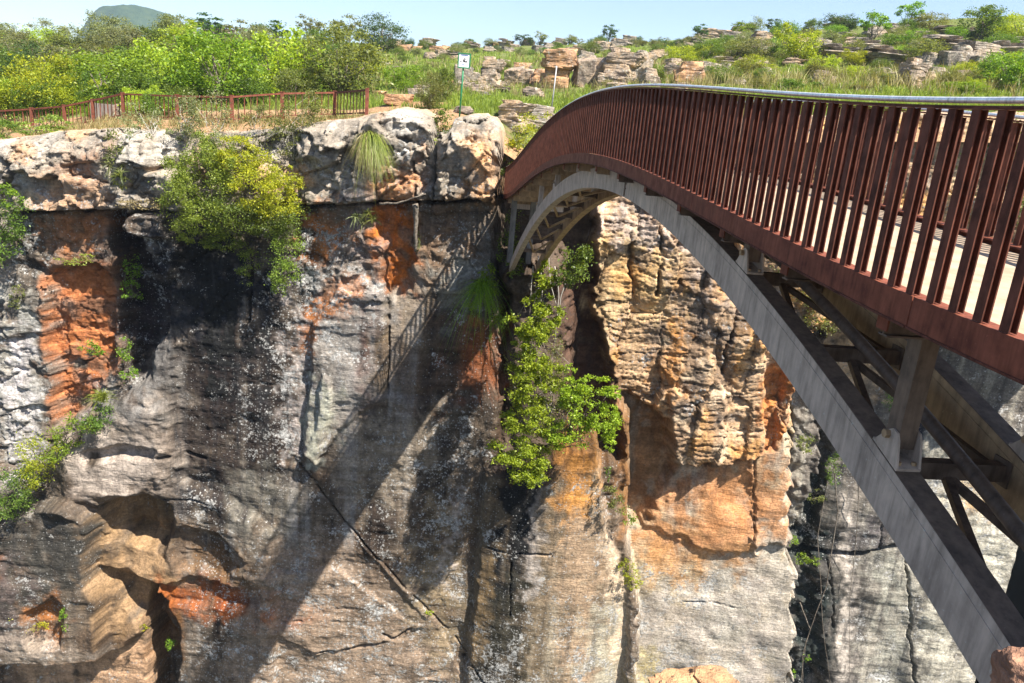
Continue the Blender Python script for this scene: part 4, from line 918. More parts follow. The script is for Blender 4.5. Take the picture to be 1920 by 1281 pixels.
# each bush of the hillside that stands out, left to right: kind, x, foot y, width, height, label
HB = [
 ('lime', 92, 218, 110, 105, 'tall yellow green bush behind the lowest run of the red fence'), ('lime', 8, 225, 70, 95, 'yellow green bush cut by the left edge above the low fence rail'),
 ('dark', 62, 165, 75, 75, 'dark blue green bush above the yellow green bush on the left'), ('grey', 135, 160, 95, 75, 'grey green bush between the dark bush and the bright green tree'),
 ('vivid', 205, 205, 130, 100, 'broad bright green bush behind the slatted grey box'), ('lime', 318, 195, 110, 125, 'tall lime green bush behind the middle of the fence'),
 ('vivid', 412, 200, 125, 130, 'rich green bush between two lime bushes behind the fence'), ('lime', 528, 190, 130, 135, 'brightest yellow green bush, the broadest behind the fence'),
 ('olive', 640, 188, 115, 115, 'dark olive tree with a bent trunk beyond the end of the fence'), ('green', 270, 205, 80, 70, 'low green bush filling the gap behind the fence corner'), ('green', 470, 198, 70, 60, 'low green bush in the shade below the brightest bush'),
 ('olive', 575, 190, 70, 60, 'small olive bush at the foot of the brightest bush'), ('vivid', 40, 212, 70, 60, 'small bright green bush between two yellow green bushes on the left'),
 ('olive', 15, 100, 80, 50, 'olive bush on the skyline by the left edge'), ('lime', 85, 118, 85, 55, 'pale lime bush high on the left slope'), ('olive', 160, 118, 90, 60, 'olive bush left of the far hill, below the skyline'),
 ('grey', 235, 115, 80, 55, 'grey green bush right below the far flat topped hill'), ('green', 300, 108, 90, 55, 'green bush on the ridge right of the far hill'), ('tree_dark', 392, 74, 66, 40, 'dark rounded trees standing highest on the left ridge'),
 ('olive', 350, 130, 70, 60, 'olive bush above the tall lime bush'), ('tree_grey', 455, 90, 60, 45, 'pale grey tree on the ridge above the rich green bush'), ('tree_dark', 515, 88, 70, 40, 'dark green tree on the skyline above the brightest bush'), ('tree_grey', 580, 82, 50, 45, 'sparse grey tree on the skyline right of a dark tree'),
 ('tree_grey', 650, 92, 55, 54, 'tall blue grey tree on the skyline left of a dense round tree'), ('dark', 712, 98, 78, 58, 'dense round dark green tree at the right end of the wooded slope'), ('green', 605, 110, 80, 55, 'green bush on the slope below the sparse grey tree'), ('lime', 675, 150, 75, 60, 'lime bush at the right edge of the wooded slope'),
 ('green', 560, 125, 70, 50, 'mid green bush above the brightest bush'), ('olive', 440, 125, 80, 50, 'olive bush on the slope above the rich green bush'), ('green', 250, 150, 85, 60, 'mid green bush above the broad bright green bush'), ('olive', 180, 140, 70, 50, 'dull olive bush left of a mid green bush on the slope'), ('vivid', 345, 165, 60, 60, 'bright green bush squeezed behind the tall lime bush'),
 ('green', 0, 165, 80, 70, 'green bush at the left edge above the fence'), ('grey', 110, 95, 50, 35, 'small grey bush on the left skyline'), ('dark', 480, 150, 60, 60, 'dark bush showing between the rich green and the brightest bush'),
 ('vivid', 755, 168, 62, 45, 'bright green bush standing alone in the grass right of the woods'), ('olive', 805, 205, 40, 62, 'narrow olive bush left of the green sign post'), ('green', 828, 192, 44, 66, 'slender green bush beside the post of the white sign'), ('vivid', 770, 178, 40, 25, 'low bright green bush below a bush standing alone in the grass'),
 ('tree_dark', 980, 82, 34, 18, 'low dark bush on the skyline left of the lone thin tree'), ('tree_grey', 1013, 80, 26, 24, 'lone thin tree on the middle of the skyline'), ('tree_dark', 1140, 78, 26, 30, 'small dark tree on the skyline above the big rock outcrop'), ('tree_grey', 1072, 78, 18, 16, 'tiny grey tree on the skyline right of the lone thin tree'),
 ('lime', 1490, 122, 66, 66, 'rounded lime green tree on the slope behind the bridge crest'), ('tree_dark', 1448, 68, 34, 28, 'dark tree on the skyline left of the lime green tree'), ('tree_green', 1390, 78, 34, 32, 'bright tree on the skyline above the middle of the handrail'), ('tree_dark', 1310, 78, 30, 26, 'dark bushy tree on the skyline where the ridge starts to rise'),
 ('dark', 1572, 62, 60, 32, 'dark clump of trees on the ridge right of the lime green tree'), ('tree_green', 1632, 80, 46, 48, 'bright green tree right of the dark clump on the ridge'), ('tree_green', 1702, 52, 40, 40, 'thin wind bent tree standing out on the right skyline'), ('olive', 1745, 62, 60, 30, 'olive bush right of the wind bent tree'),
 ('green', 1840, 78, 72, 60, 'large round bush on top of the layered cliff at the right'), ('lime', 1900, 82, 60, 50, 'lime bush on the ridge by the right edge'), ('vivid', 1898, 168, 90, 80, 'bright leafy bush by the right edge above the handrail'), ('green', 1860, 150, 50, 45, 'green bush left of the bright leafy bush at the right edge'),
 ('green', 1480, 172, 40, 26, 'dark leafed bush peeping over the handrail'), ('vivid', 1810, 178, 60, 22, 'low bright bush peeping over the near handrail'), ('olive', 1600, 112, 50, 34, 'olive bush between the rock ledges on the right slope'), ('grey', 1420, 112, 60, 36, 'grey green bush left of the lime green tree'),
 ('green', 1345, 108, 50, 36, 'green bush on the slope above the middle of the bridge'), ('olive', 1730, 128, 60, 44, 'olive bush between two layered outcrops on the right'), ('green', 1225, 158, 40, 34, 'green bush at the right end of the big rock outcrop'), ('green', 1350, 160, 60, 34, 'green bush behind the handrail right of the crest'), ('olive', 1400, 150, 60, 40, 'olive bush behind the handrail below the grey green bush'),
]
for kd, px, pb, w_, h_, lab in HB:
    tr = kd.startswith('tree'); pxplant(kd, px, pb, w_*1.14, h_*1.0, lab, 'tree' if tr or 'tree' in lab else 'bush', 'tree' if tr else 'bush')
# scattered scrub, copies that nothing tells apart
rs0 = np.random.RandomState(5)
def scatter(n, box, kinds, wr, hr, lab, grp, cat='bush', name='shrub', avoid=None):
    for i in range(n):
        px = rs0.uniform(box[0], box[1]); pb = rs0.uniform(box[2], box[3])
        w_ = rs0.uniform(*wr); pxplant(kinds[rs0.randint(len(kinds))], px, pb, w_, w_*rs0.uniform(*hr), lab, cat, name, grp)
scatter(34, (-30, 620, 84, 150), ['olive', 'green', 'grey', 'olive', 'thin_grey', 'lime'], (38, 80), (.6, .9), 'one of the mixed bushes packed on the wooded left slope', 'bushes packed on the left slope', name='bush')
scatter(26, (-40, 600, 150, 200), ['green', 'lime', 'vivid', 'olive'], (45, 80), (.7, 1.), 'one of the leafy bushes crowded close behind the red fence', 'bushes crowded behind the fence', name='bush')
scatter(24, (-40, 340, 198, 224), ['vivid', 'lime', 'green', 'green'], (45, 75), (.6, .9), 'one of the low bushes pressed against the red fence on the left', 'low bushes against the fence', name='bush')
scatter(70, (740, 1330, 80, 108), ['olive', 'green', 'thin_olive', 'grey', 'dark'], (10, 26), (.5, .9), 'small dull shrub dotted along the middle skyline', 'shrubs along the middle skyline')
scatter(44, (1300, 1930, 58, 116), ['olive', 'green', 'thin_olive', 'grey', 'vivid'], (20, 48), (.5, .8), 'shrub dotted among the ledges of the right slope', 'shrubs on the right slope')
scatter(64, (1270, 1930, 108, 172), ['olive', 'green', 'thin_olive', 'lime'], (24, 56), (.45, .7), 'low shrub in the long grass just above the handrail', 'low shrubs above the handrail')
scatter(60, (690, 1290, 100, 172), ['green', 'olive', 'thin_olive'], (14, 30), (.5, .8), 'little shrub in the grass left of the rock outcrops', 'little shrubs in the grass')
# grass --------------------------------------------------------------------------
def grass_obj(name, n, box, hgt, m, seed, y0=33.6, blades=11, free=False):
    rs = np.random.RandomState(seed)
    px = rs.uniform(box[0], box[1], n*3); pb = rs.uniform(box[2], box[3], n*3)
    r = ray(px, pb); r = r/r[:, 1:2]; ys = np.exp(np.linspace(math.log(y0), math.log(185), 90))
    yb = np.full(len(px), 0.)
    for y in ys[::-1]:
        z = ground(r[:, 0]*y, np.full(len(px), y), False); yb = np.where(r[:, 2]*y < z, y, yb)
    k = np.nonzero(yb > y0)[0]
    k = k[fbm(r[k, 0]*yb[k]*.25, yb[k]*.25, 0, 3, seed+9) > -.28][:n]
    x = r[k, 0]*yb[k]+rs.normal(size=len(k))*.4; y = yb[k]*rs.uniform(.98, 1.02, len(k))
    pdst = line_dist(x, y, PATHL); s_ = (pdst > 1.3) & (free | (y > np.where(x < -9.5, 38.6, np.where(x < -3, 36.3, 34.3)))); x, y = x[s_], y[s_]
    z = ground(x, y); N = len(x)
    X_ = np.repeat(np.stack([x, y, z], -1), blades, 0); M_ = len(X_)
    sc = np.repeat(np.clip(y/45, .8, 2.2), blades)
    X_[:, :2] += rs.normal(size=(M_, 2))*.13*sc[:, None]
    h_ = np.repeat(rs.uniform(hgt[0], hgt[1], N), blades)*rs.uniform(.6, 1.15, M_)
    an = rs.uniform(0, 6.283, M_); w_ = .016*sc*rs.uniform(.7, 1.4, M_)
    sd = np.stack([np.cos(an)*w_, np.sin(an)*w_, 0*w_], -1)
    ben = rs.normal(size=(M_, 3))*np.array([.35, .35, 0])*h_[:, None]
    up = np.array([0, 0, 1.])*h_[:, None]
    V = np.stack([X_-sd-[0, 0, .05], X_+sd-[0, 0, .05], X_+sd*.8+up*.6+ben*.35, X_-sd*.8+up*.6+ben*.35, X_+up+ben], 1).reshape(-1, 3)
    b = np.arange(M_)[:, None]*5
    o = obj(name, np_mesh(name, V, [b+np.array([[0, 1, 2, 3]]), b+np.array([[3, 2, 4]])], False, [m])); tag(o, kind='stuff')
grass_obj('grass', 11000, (640, 1930, 84, 212), (.18, .42), L['grass'], 31)
grass_obj('dry_grass', 900, (640, 1930, 100, 190), (.45, .95), L['straw'], 32, blades=7)
grass_obj('tall_grass', 160, (1240, 1800, 150, 172), (.7, 1.2), L['straw'], 33, blades=12)
grass_obj('slope_grass', 5000, (-40, 660, 84, 225), (.3, .6), L['grass'], 34, blades=9)
grass_obj('rim_grass', 420, (-20, 720, 222, 262), (.15, .4), L['straw'], 35, y0=33., blades=14, free=True)
# ------------------------------------------------------------------ plants rooted in the gorge wall
def blob(b):
    px, py, rx, ry, Y = b; c = at(px, py, Y); k = np.linalg.norm(c)/F
    return c, np.array([rx*k, (rx+ry)*.42*k, ry*k])
def wall_plant(name, label, cat, matk, blobs, root, seed, leaf=.10, dens=1., twig=12, r0=.03, droop=0., bark=None, aspect=.5, tight=.22, group=None):
    """root: photo point and distance; blobs: photo ellipses with distance"""
    rs = np.random.RandomState(seed); rt = at(*root); e = empty(name, tuple(rt)); tag(e, label, cat, group)
    Ps = []; tips = []
    for b in blobs:
        c, r = blob(b); area = r[0]*r[2]
        n = int(area*dens*1250*(.10/leaf)**1.6)+30
        p, t = clump_points(rs, n, c, r, max(8, int(16*area**.6*(.1/leaf)+6)), tight); Ps.append(p); tips.append(t)
    P = np.concatenate(Ps); tips = np.concatenate(tips)
    V, Q = leaf_quads(P-rt, leaf, rs, droop, aspect)
    obj('foliage', np_mesh('foliage', V, Q, False, [L[matk]]), e)
    sel = tips[rs.permutation(len(tips))[:twig]]-rt
    if twig: stem_mb((0, 0, 0), sel, rs, r0, wig=.16).build('stem', bark or M_bark, e)
    return e
def blades(name, label, cat, matk, root, n, length, seed, fan=(0, 0, 1), spread=.5, droop=.6, w_=.012, group=None, seg=6, jit=.15, taper=True):
    """grass tuft or rosette: arching blades from one root"""
    rs = np.random.RandomState(seed); rt = at(*root); e = empty(name, tuple(rt)); tag(e, label, cat, group)
    d = np.array(fan, float)+rs.normal(size=(n, 3))*spread; d /= np.linalg.norm(d, axis=1)[:, None]
    Ln = length*rs.uniform(.5, 1.1, n); o0 = rs.normal(size=(n, 3))*jit*length*.5
    side = np.cross(d, rs.normal(size=(n, 3))); side /= np.linalg.norm(side, axis=1)[:, None]
    V = []
    for i in range(seg+1):
        t = i/seg; p = o0+d*(Ln*t)[:, None]+np.array([0, 0, -1.])*(droop*Ln*t*t)[:, None]
        ww = w_*(1-t**1.5*.92) if taper else w_
        V += [p-side*ww, p+side*ww]
    V = np.stack(V, 1); m = 2*(seg+1); b = np.arange(n)[:, None]*m
    Q = np.concatenate([b+np.array([[2*i, 2*i+1, 2*i+3, 2*i+2]]) for i in range(seg)])
    obj('leaves', np_mesh('leaves', V.reshape(-1, 3), Q, False, [L[matk]]), e)
    return e
wp = wall_plant
wp('shrub', 'large grey green shrub bulging from the wall below the fence', 'shrub', 'shrubby', [(372, 335, 58, 60, 29.7), (385, 275, 34, 26, 30.3), (330, 325, 22, 26, 29.9), (350, 430, 20, 22, 29.9), (345, 375, 34, 48, 29.5), (400, 405, 58, 36, 29.4), (425, 320, 42, 44, 29.8), (385, 440, 40, 22, 29.6)], (410, 440, 30.3), 1, leaf=.08, dens=2.0, twig=40, tight=.16)
wp('shrub', 'yellow flushed shrub right of the large grey green shrub on the wall', 'shrub', 'yellow', [(490, 345, 60, 52, 29.5), (445, 275, 30, 20, 30.2), (550, 345, 18, 30, 29.7), (522, 370, 40, 44, 29.4), (455, 300, 40, 32, 29.8), (500, 395, 45, 30, 29.5)], (480, 420, 30.3), 2, leaf=.078, dens=1.8, twig=36, tight=.16)
wp('shrub', 'green lower half below the yellow flushed shrub, trailing over the dark rock', 'shrub', 'green', [(450, 400, 60, 34, 29.4), (500, 420, 50, 24, 29.5), (420, 450, 35, 22, 29.7), (540, 410, 28, 40, 29.6)], (450, 440, 30.3), 3, leaf=.08, dens=1.7, twig=26)
tw = [('thin grey twigged shrub in front of the fence post above the grey green shrub', [(390, 222, 36, 52, 31.3), (415, 275, 32, 34, 31)], (415, 320, 31.2), 'grey'), ('thin twiggy shrub right of the middle fence posts', [(500, 240, 45, 34, 31.2), (470, 275, 40, 28, 31)], (480, 310, 31.), 'olive'),
      ('twiggy shrub hiding the fence end near the path', [(575, 222, 42, 44, 31.4), (590, 200, 20, 30, 31.5), (540, 265, 32, 34, 31)], (550, 300, 31.), 'olive'), ('twiggy shrub in front of the fence corner', [(268, 222, 32, 30, 32), (255, 250, 24, 18, 31)], (290, 260, 31.5), 'grey'), ('small pale shrub against the fence behind the large shrub', [(350, 215, 26, 36, 32.), (340, 245, 24, 20, 31.5)], (345, 262, 31.6), 'grey')]
for i, (lab, bl_, rt, mk) in enumerate(tw): wp('shrub', lab, 'shrub', mk, bl_, rt, 20+i, leaf=.08, dens=1.15, twig=22, r0=.025, bark=M_bark2, tight=.18)
wp('shrub', 'leafy shrub by the left edge below the cap rock', 'shrub', 'green', [(8, 430, 34, 44, 29.9), (22, 395, 20, 20, 29.8), (4, 465, 30, 26, 30)], (0, 440, 30.6), 31, dens=1.2)
wp('shrub', 'bright leafed sprig over the shrub at the left edge', 'shrub', 'vivid', [(18, 370, 24, 18, 29.7), (6, 358, 18, 10, 29.7)], (5, 380, 30.4), 32)
wp('shrub', 'shrub filling the upright joint between cap rock blocks', 'shrub', 'olive', [(220, 265, 16, 24, 30.3), (215, 300, 14, 24, 30.2), (223, 335, 11, 16, 30.2)], (220, 290, 31.), 33)
blades('aloe', 'upper spiky aloe in the joint between cap rock blocks', 'aloe', 'grey', (206, 312, 30.), 26, .55, 34, (0, -.6, .4), .8, .4, .03)
blades('aloe', 'lower spiky aloe in the joint between cap rock blocks', 'aloe', 'olive', (224, 328, 30.), 30, .5, 35, (0, -.6, .5), .8, .4, .03)
wp('shrub', 'feathery shrub hanging below the yellow flushed shrub', 'shrub', 'shrubby', [(540, 450, 28, 46, 29.9), (535, 505, 26, 36, 29.9), (522, 540, 14, 22, 30.1)], (545, 420, 30.6), 36, leaf=.08, droop=.7, dens=1.5)
wp('shrub', 'small feathery shrub left of the hanging feathery shrub', 'shrub', 'shrubby', [(465, 490, 20, 22, 30.1), (462, 515, 16, 20, 30.2)], (472, 460, 30.7), 37, leaf=.08, droop=.7)
blades('grass_tuft', 'shaggy tuft of long drooping grass on the cap rock', 'grass tuft', 'straw', (688, 258, 30.1), 760, 1.2, 38, (.25, -.5, .25), .28, 1.15, .011)
blades('grass_tuft', 'green drooping grass inside the shaggy straw tuft', 'grass tuft', 'grass', (694, 258, 30.), 760, 1.2, 39, (.3, -.5, .25), .28, 1.15, .011)
for i, (x, y) in enumerate(((668, 405), (690, 398), (682, 418), (700, 412))):
    blades('aloe', 'spiky aloe rosette in the small cluster below the shaggy grass tuft', 'aloe', 'olive' if i % 2 else 'grey', (x, y, 30.2), 24, .5, 40+i, (0, -.7, .3), .8, .4, .03, group='aloes on the wall below the grass tuft')
wp('bush', 'low olive bush in front of the lowest run of the fence', 'bush', 'shrubby', [(66, 234, 48, 15, 34.), (100, 228, 26, 12, 34.5)], (66, 250, 34.3), 61, leaf=.1, dens=1.5, tight=.16)
wp('bush', 'bushy green clump on the rim at the left edge', 'bush', 'green', [(8, 246, 40, 16, 33.), (-30, 240, 40, 20, 33.)], (0, 262, 33.3), 62, leaf=.1, dens=1.5, tight=.16)
# the green curtain under the far end of the bridge
wp('climbing_shrub', 'bright leafy bush just below the far foot of the arch', 'shrub', 'green', [(1080, 490, 29, 33, 27.9), (1062, 520, 22, 26, 28.0), (1096, 475, 13, 20, 27.9)], (1060, 540, 28.7), 50, leaf=.11, dens=2.6)
wp('climbing_shrub', 'tall lime green curtain of leaves down the middle of the wall', 'shrub', 'spring', [(1024, 515, 20, 26, 28.4), (1038, 590, 20, 30, 28.1), (985, 640, 24, 30, 28.), (1030, 700, 26, 36, 27.9), (1015, 555, 25, 37, 28.1), (995, 600, 38, 37, 28.0), (1012, 650, 45, 48, 27.9), (992, 690, 38, 37, 27.9), (1005, 735, 47, 44, 27.8), (985, 780, 45, 37, 27.8)], (1010, 540, 28.9), 51, leaf=.11, dens=3.2, twig=30, tight=.15)
wp('climbing_shrub', 'rounded green bush right of the foot of the lime curtain', 'shrub', 'spring', [(1150, 740, 18, 16, 27.9), (1062, 705, 16, 24, 28.1), (1140, 830, 14, 20, 28.), (1085, 760, 47, 48, 28.0), (1110, 725, 45, 26, 27.9), (1130, 790, 31, 44, 28.0), (1070, 810, 45, 33, 28.0)], (1060, 830, 28.9), 52, leaf=.105, dens=2.7, twig=34, tight=.15)
wp('climbing_shrub', 'lowest lime bush hanging at the bottom of the leaf curtain', 'shrub', 'spring', [(960, 830, 47, 37, 27.8), (985, 870, 45, 33, 27.7), (1010, 840, 38, 40, 27.8), (1000, 895, 25, 22, 27.8)], (985, 850, 28.9), 53, leaf=.105, dens=3., twig=24, tight=.15)
wp('climbing_shrub', 'dull inner twigs and leaves beside the rounded green bush', 'shrub', 'olive', [(1040, 700, 25, 66, 28.3), (1035, 790, 30, 40, 29.), (960, 700, 16, 44, 28.5)], (1030, 820, 29.0), 54, leaf=.09, dens=1.0, twig=24, bark=M_bark2)
wp('fern', 'shaded fern clump left of the leaf curtain', 'fern', 'vivid', [(905, 555, 28, 30, 30.4), (935, 590, 22, 26, 30.3), (918, 520, 18, 24, 30.6)], (925, 550, 31.), 55, leaf=.1, droop=.8, dens=1.3)
blades('grass_tuft', 'long shaded grass hanging left of the leaf curtain', 'grass tuft', 'vivid', (905, 535, 30.5), 260, 1.8, 56, (0, -.4, .2), .4, 1.1, .012)
wp('shrub', 'deeply shaded green shrub left of the far foot of the arch', 'shrub', 'green', [(962, 430, 16, 34, 30.6), (950, 470, 18, 34, 30.4), (965, 500, 18, 24, 30)], (960, 480, 31.), 57, leaf=.1, dens=1.2)
wp('shrub', 'leafy shrub between the cap rock and the bridge end', 'shrub', 'lime', [(985, 255, 28, 34, 33.), (965, 280, 22, 22, 32.8), (1005, 225, 30, 22, 34), (950, 312, 10, 20, 32.4)], (975, 300, 33.2), 58, leaf=.1, dens=1.2)
wp('shrub', 'dark green shrub in the gap right beside the end cap rock block', 'shrub', 'green', [(958, 292, 16, 34, 32.4), (948, 335, 10, 26, 32.), (972, 262, 18, 20, 33.)], (955, 340, 32.6), 63, leaf=.09, dens=1.6, tight=.16)
wp('shrub', 'small conical dark shrub between two cap rock blocks', 'shrub', 'green', [(830, 205, 12, 18, 31.5), (830, 228, 18, 20, 31.3), (832, 248, 18, 14, 31.2)], (832, 258, 31.4), 59, leaf=.08, dens=1.6)
wp('shrub', 'small lime cushion at the foot of the conical shrub', 'shrub', 'lime', [(822, 266, 16, 6, 30.7)], (822, 270, 30.9), 60, leaf=.08)
# ledge at the lower left
LV = [('lime', [(72, 855, 30, 36, 29.6), (60, 895, 26, 24, 29.5)], 'yellow green bush on the slanting ledge at the left'), ('green', [(28, 925, 30, 38, 29.4), (8, 955, 26, 26, 29.4), (50, 900, 20, 24, 29.5)], 'green bush at the bottom of the slanting ledge'), ('vivid', [(120, 825, 26, 22, 29.8), (150, 795, 26, 20, 29.9), (98, 850, 20, 20, 29.7)], 'low green bush in the middle of the slanting ledge'),
      ('green', [(185, 780, 24, 20, 30.), (170, 800, 20, 14, 30.)], 'dark green bush under the grass on the slanting ledge'), ('vivid', [(240, 690, 14, 20, 30.6), (232, 655, 10, 22, 30.7)], 'spindly green shrub in the dark cleft above the ledge'), ('vivid', [(245, 545, 16, 18, 31.4), (250, 500, 12, 26, 31.6)], 'green plant deep in the dark cleft'), ('vivid', [(168, 652, 18, 10, 30.6), (180, 658, 14, 9, 30.6)], 'green sprig growing from the orange rock face')]
for i, (mk, bl_, lab) in enumerate(LV): wp('shrub', lab, 'shrub', mk, bl_, (bl_[0][0], bl_[0][1]+14, bl_[0][4]+.7), 70+i, leaf=.09, dens=1.2)
blades('grass_tuft', 'green grass tuft at the top of the slanting ledge', 'grass tuft', 'grass', (192, 748, 30.1), 220, 1.1, 80, (0, -.3, .8), .45, .6, .012)
SM = [((1150, 935), [(1150, 930, 16, 20, 29.8), (1158, 950, 18, 14, 29.8)], 'olive', 'tufted plant hanging in the corner right of the buttress top'), ((1178, 968), [(1178, 972, 16, 12, 30.2)], 'vivid', 'small green plant below the tufted plant in the corner'), ((1182, 1075), [(1178, 1068, 16, 20, 30.6), (1188, 1092, 14, 14, 30.6)], 'lime', 'yellow green plant hanging by the pale edge of the buttress'), ((1142, 890), [(1142, 888, 6, 16, 30)], 'green', 'thin green vine at the top right of the buttress'),
      ((1510, 1045), [(1504, 1048, 18, 10, 35.2), (1524, 1052, 14, 7, 35.2)], 'vivid', 'bright sprig beside the dark upright crack'), ((1565, 875), [(1570, 868, 15, 20, 34.8), (1562, 895, 12, 16, 34.9)], 'green', 'dark green shrub beside the arch rib at the upright crack'), ((1530, 935), [(1530, 930, 14, 12, 34.8)], 'olive', 'pale grass cushion left of the arch rib'), ((1505, 835), [(1508, 832, 18, 18, 33.2)], 'olive', 'grey grass cushion on the broken rock above the upright crack'),
      ((1492, 1010), [(1486, 1012, 8, 14, 34.8)], 'vivid', 'tiny sprig in the upright crack'), ((1475, 1262), [(1477, 1262, 10, 10, 35)], 'vivid', 'tiny green plant at the bottom of the upright crack'), ((1515, 1232), [(1513, 1232, 7, 6, 35.2)], 'vivid', 'lone green sprig near the bottom right of the crack'),
      ((1535, 560), [(1530, 545, 34, 40, 32.4), (1550, 590, 34, 34, 32.2), (1490, 510, 26, 24, 32.4)], 'olive', 'grassy shrubs seen through the bridge struts'), ((1690, 740), [(1690, 740, 24, 40, 34)], 'dark', 'dark shrub seen behind the thick bridge post'), ((1850, 300), [(1850, 290, 50, 60, 33), (1890, 380, 46, 60, 33), (1800, 340, 30, 40, 33.)], 'green', 'leafy shrub seen between the nearest balusters'), ((1640, 260), [(1640, 250, 40, 30, 33.2), (1580, 240, 30, 24, 33.2)], 'olive', 'shrub on the far rim seen between the balusters'),
      ((685, 1018), [(684, 1016, 6, 5, 30.8)], 'lime', 'tiny tuft in the slanting crack, upper of two'), ((805, 1148), [(805, 1147, 8, 5, 30.8)], 'lime', 'tiny tuft in the slanting crack, lower of two'), ((120, 1165), [(119, 1162, 5, 20, 29.6)], 'vivid', 'upright green plant in the lower left hollow'), ((270, 1180), [(268, 1178, 8, 5, 30)], 'yellow', 'tiny yellow tuft at the tan scoop'), ((318, 1225), [(324, 1212, 9, 16, 31.4)], 'vivid', 'green plant in the mouth of the dark cave'), ((60, 1140), [(22, 1150, 14, 8, 29.7), (70, 1175, 18, 5, 29.7)], 'yellow', 'yellow green straggle on the lower left ledge'), ((34, 560), [(33, 552, 10, 14, 30.4), (28, 572, 8, 9, 30.4)], 'olive', 'pale tuft on the grey rock at the left'),
      ((140, 490), [(140, 490, 30, 5, 30.4), (165, 484, 14, 8, 30.4)], 'grass', 'grass fringe along the top of the orange rock face'), ((430, 395), [(270, 385, 36, 9, 30.2), (300, 378, 20, 8, 30.2)], 'straw', 'dry grass on the shelf left of the large shrub'), ((780, 430), [(783, 445, 6, 24, 30.6)], 'grey', 'grey moss hanging in the crack under the cap rock'), ((870, 305), [(873, 310, 5, 16, 30.0)], 'olive', 'small weed on the face of the end cap rock block')]
for i, (rt, bl_, mk, lab) in enumerate(SM): wp('small_plant' if bl_[0][2] < 20 else 'shrub', lab, 'plant' if bl_[0][2] < 20 else 'shrub', mk, bl_, (rt[0], rt[1], bl_[0][4]+.4), 100+i, leaf=.085, dens=1.3, twig=8, r0=.015)
# hanging roots and dead branches
def vine(label, pts, r, m=None, name='root', cat='root', group=None):
    P = np.array([at(*p) for p in pts]); n = 8
    t = np.linspace(0, len(P)-1, (len(P)-1)*n+1); Q = np.stack([np.interp(t, np.arange(len(P)), P[:, k]) for k in range(3)], 1)
    rs = np.random.RandomState(int(pts[0][0])); Q += np.cumsum(rs.normal(size=Q.shape), 0)*.012
    e = MB().tube(Q, np.linspace(r, r*.45, len(Q)), 6).build(name, m or M_bark, None, True); tag(e, label, cat, group)
vine('pale dead branch lying in the crack under the cap rock', [(712, 382, 30.1), (745, 380, 29.9), (772, 374, 29.8), (800, 366, 29.8)], .05, M_bark, 'branch', 'branch')
vine('thick bleached root hanging down the joint under the cap rock', [(778, 382, 30.1), (781, 420, 30.2), (778, 470, 30.3)], .13, M_bark)
for i, pts in enumerate(([(1010, 480, 29.6), (1022, 540, 29.6), (1015, 600, 29.5)], [(1040, 500, 29.5), (1048, 560, 29.5), (1040, 640, 29.5)], [(1000, 500, 29.7), (995, 560, 29.8)], [(1060, 530, 29.5), (1046, 590, 29.5)], [(1030, 470, 29.6), (1035, 530, 29.6), (1052, 600, 29.6)])):
    vine('thin root hanging among the leaves below the arch foot', pts, .03, M_bark2, group='roots below the arch foot')
vine('long bare root running down beside the upright crack', [(1562, 880, 34.9), (1570, 960, 35.), (1548, 1100, 35.1), (1510, 1200, 35.1), (1500, 1281, 35)], .03)
vine('thin root crossing the dark streaked wall near the crack', [(1552, 900, 35), (1535, 1010, 35.2), (1545, 1160, 35.2), (1560, 1281, 35.2)], .022)
vine('straight thin root left of the arch rib', [(1610, 900, 35.5), (1606, 1000, 35.6), (1592, 1130, 35.6), (1594, 1290, 35.6)], .022)
vine('twisted root against the dark rock at the bottom right', [(1500, 1130, 35.2), (1520, 1180, 35.2), (1505, 1230, 35.2), (1510, 1300, 35.2)], .03)
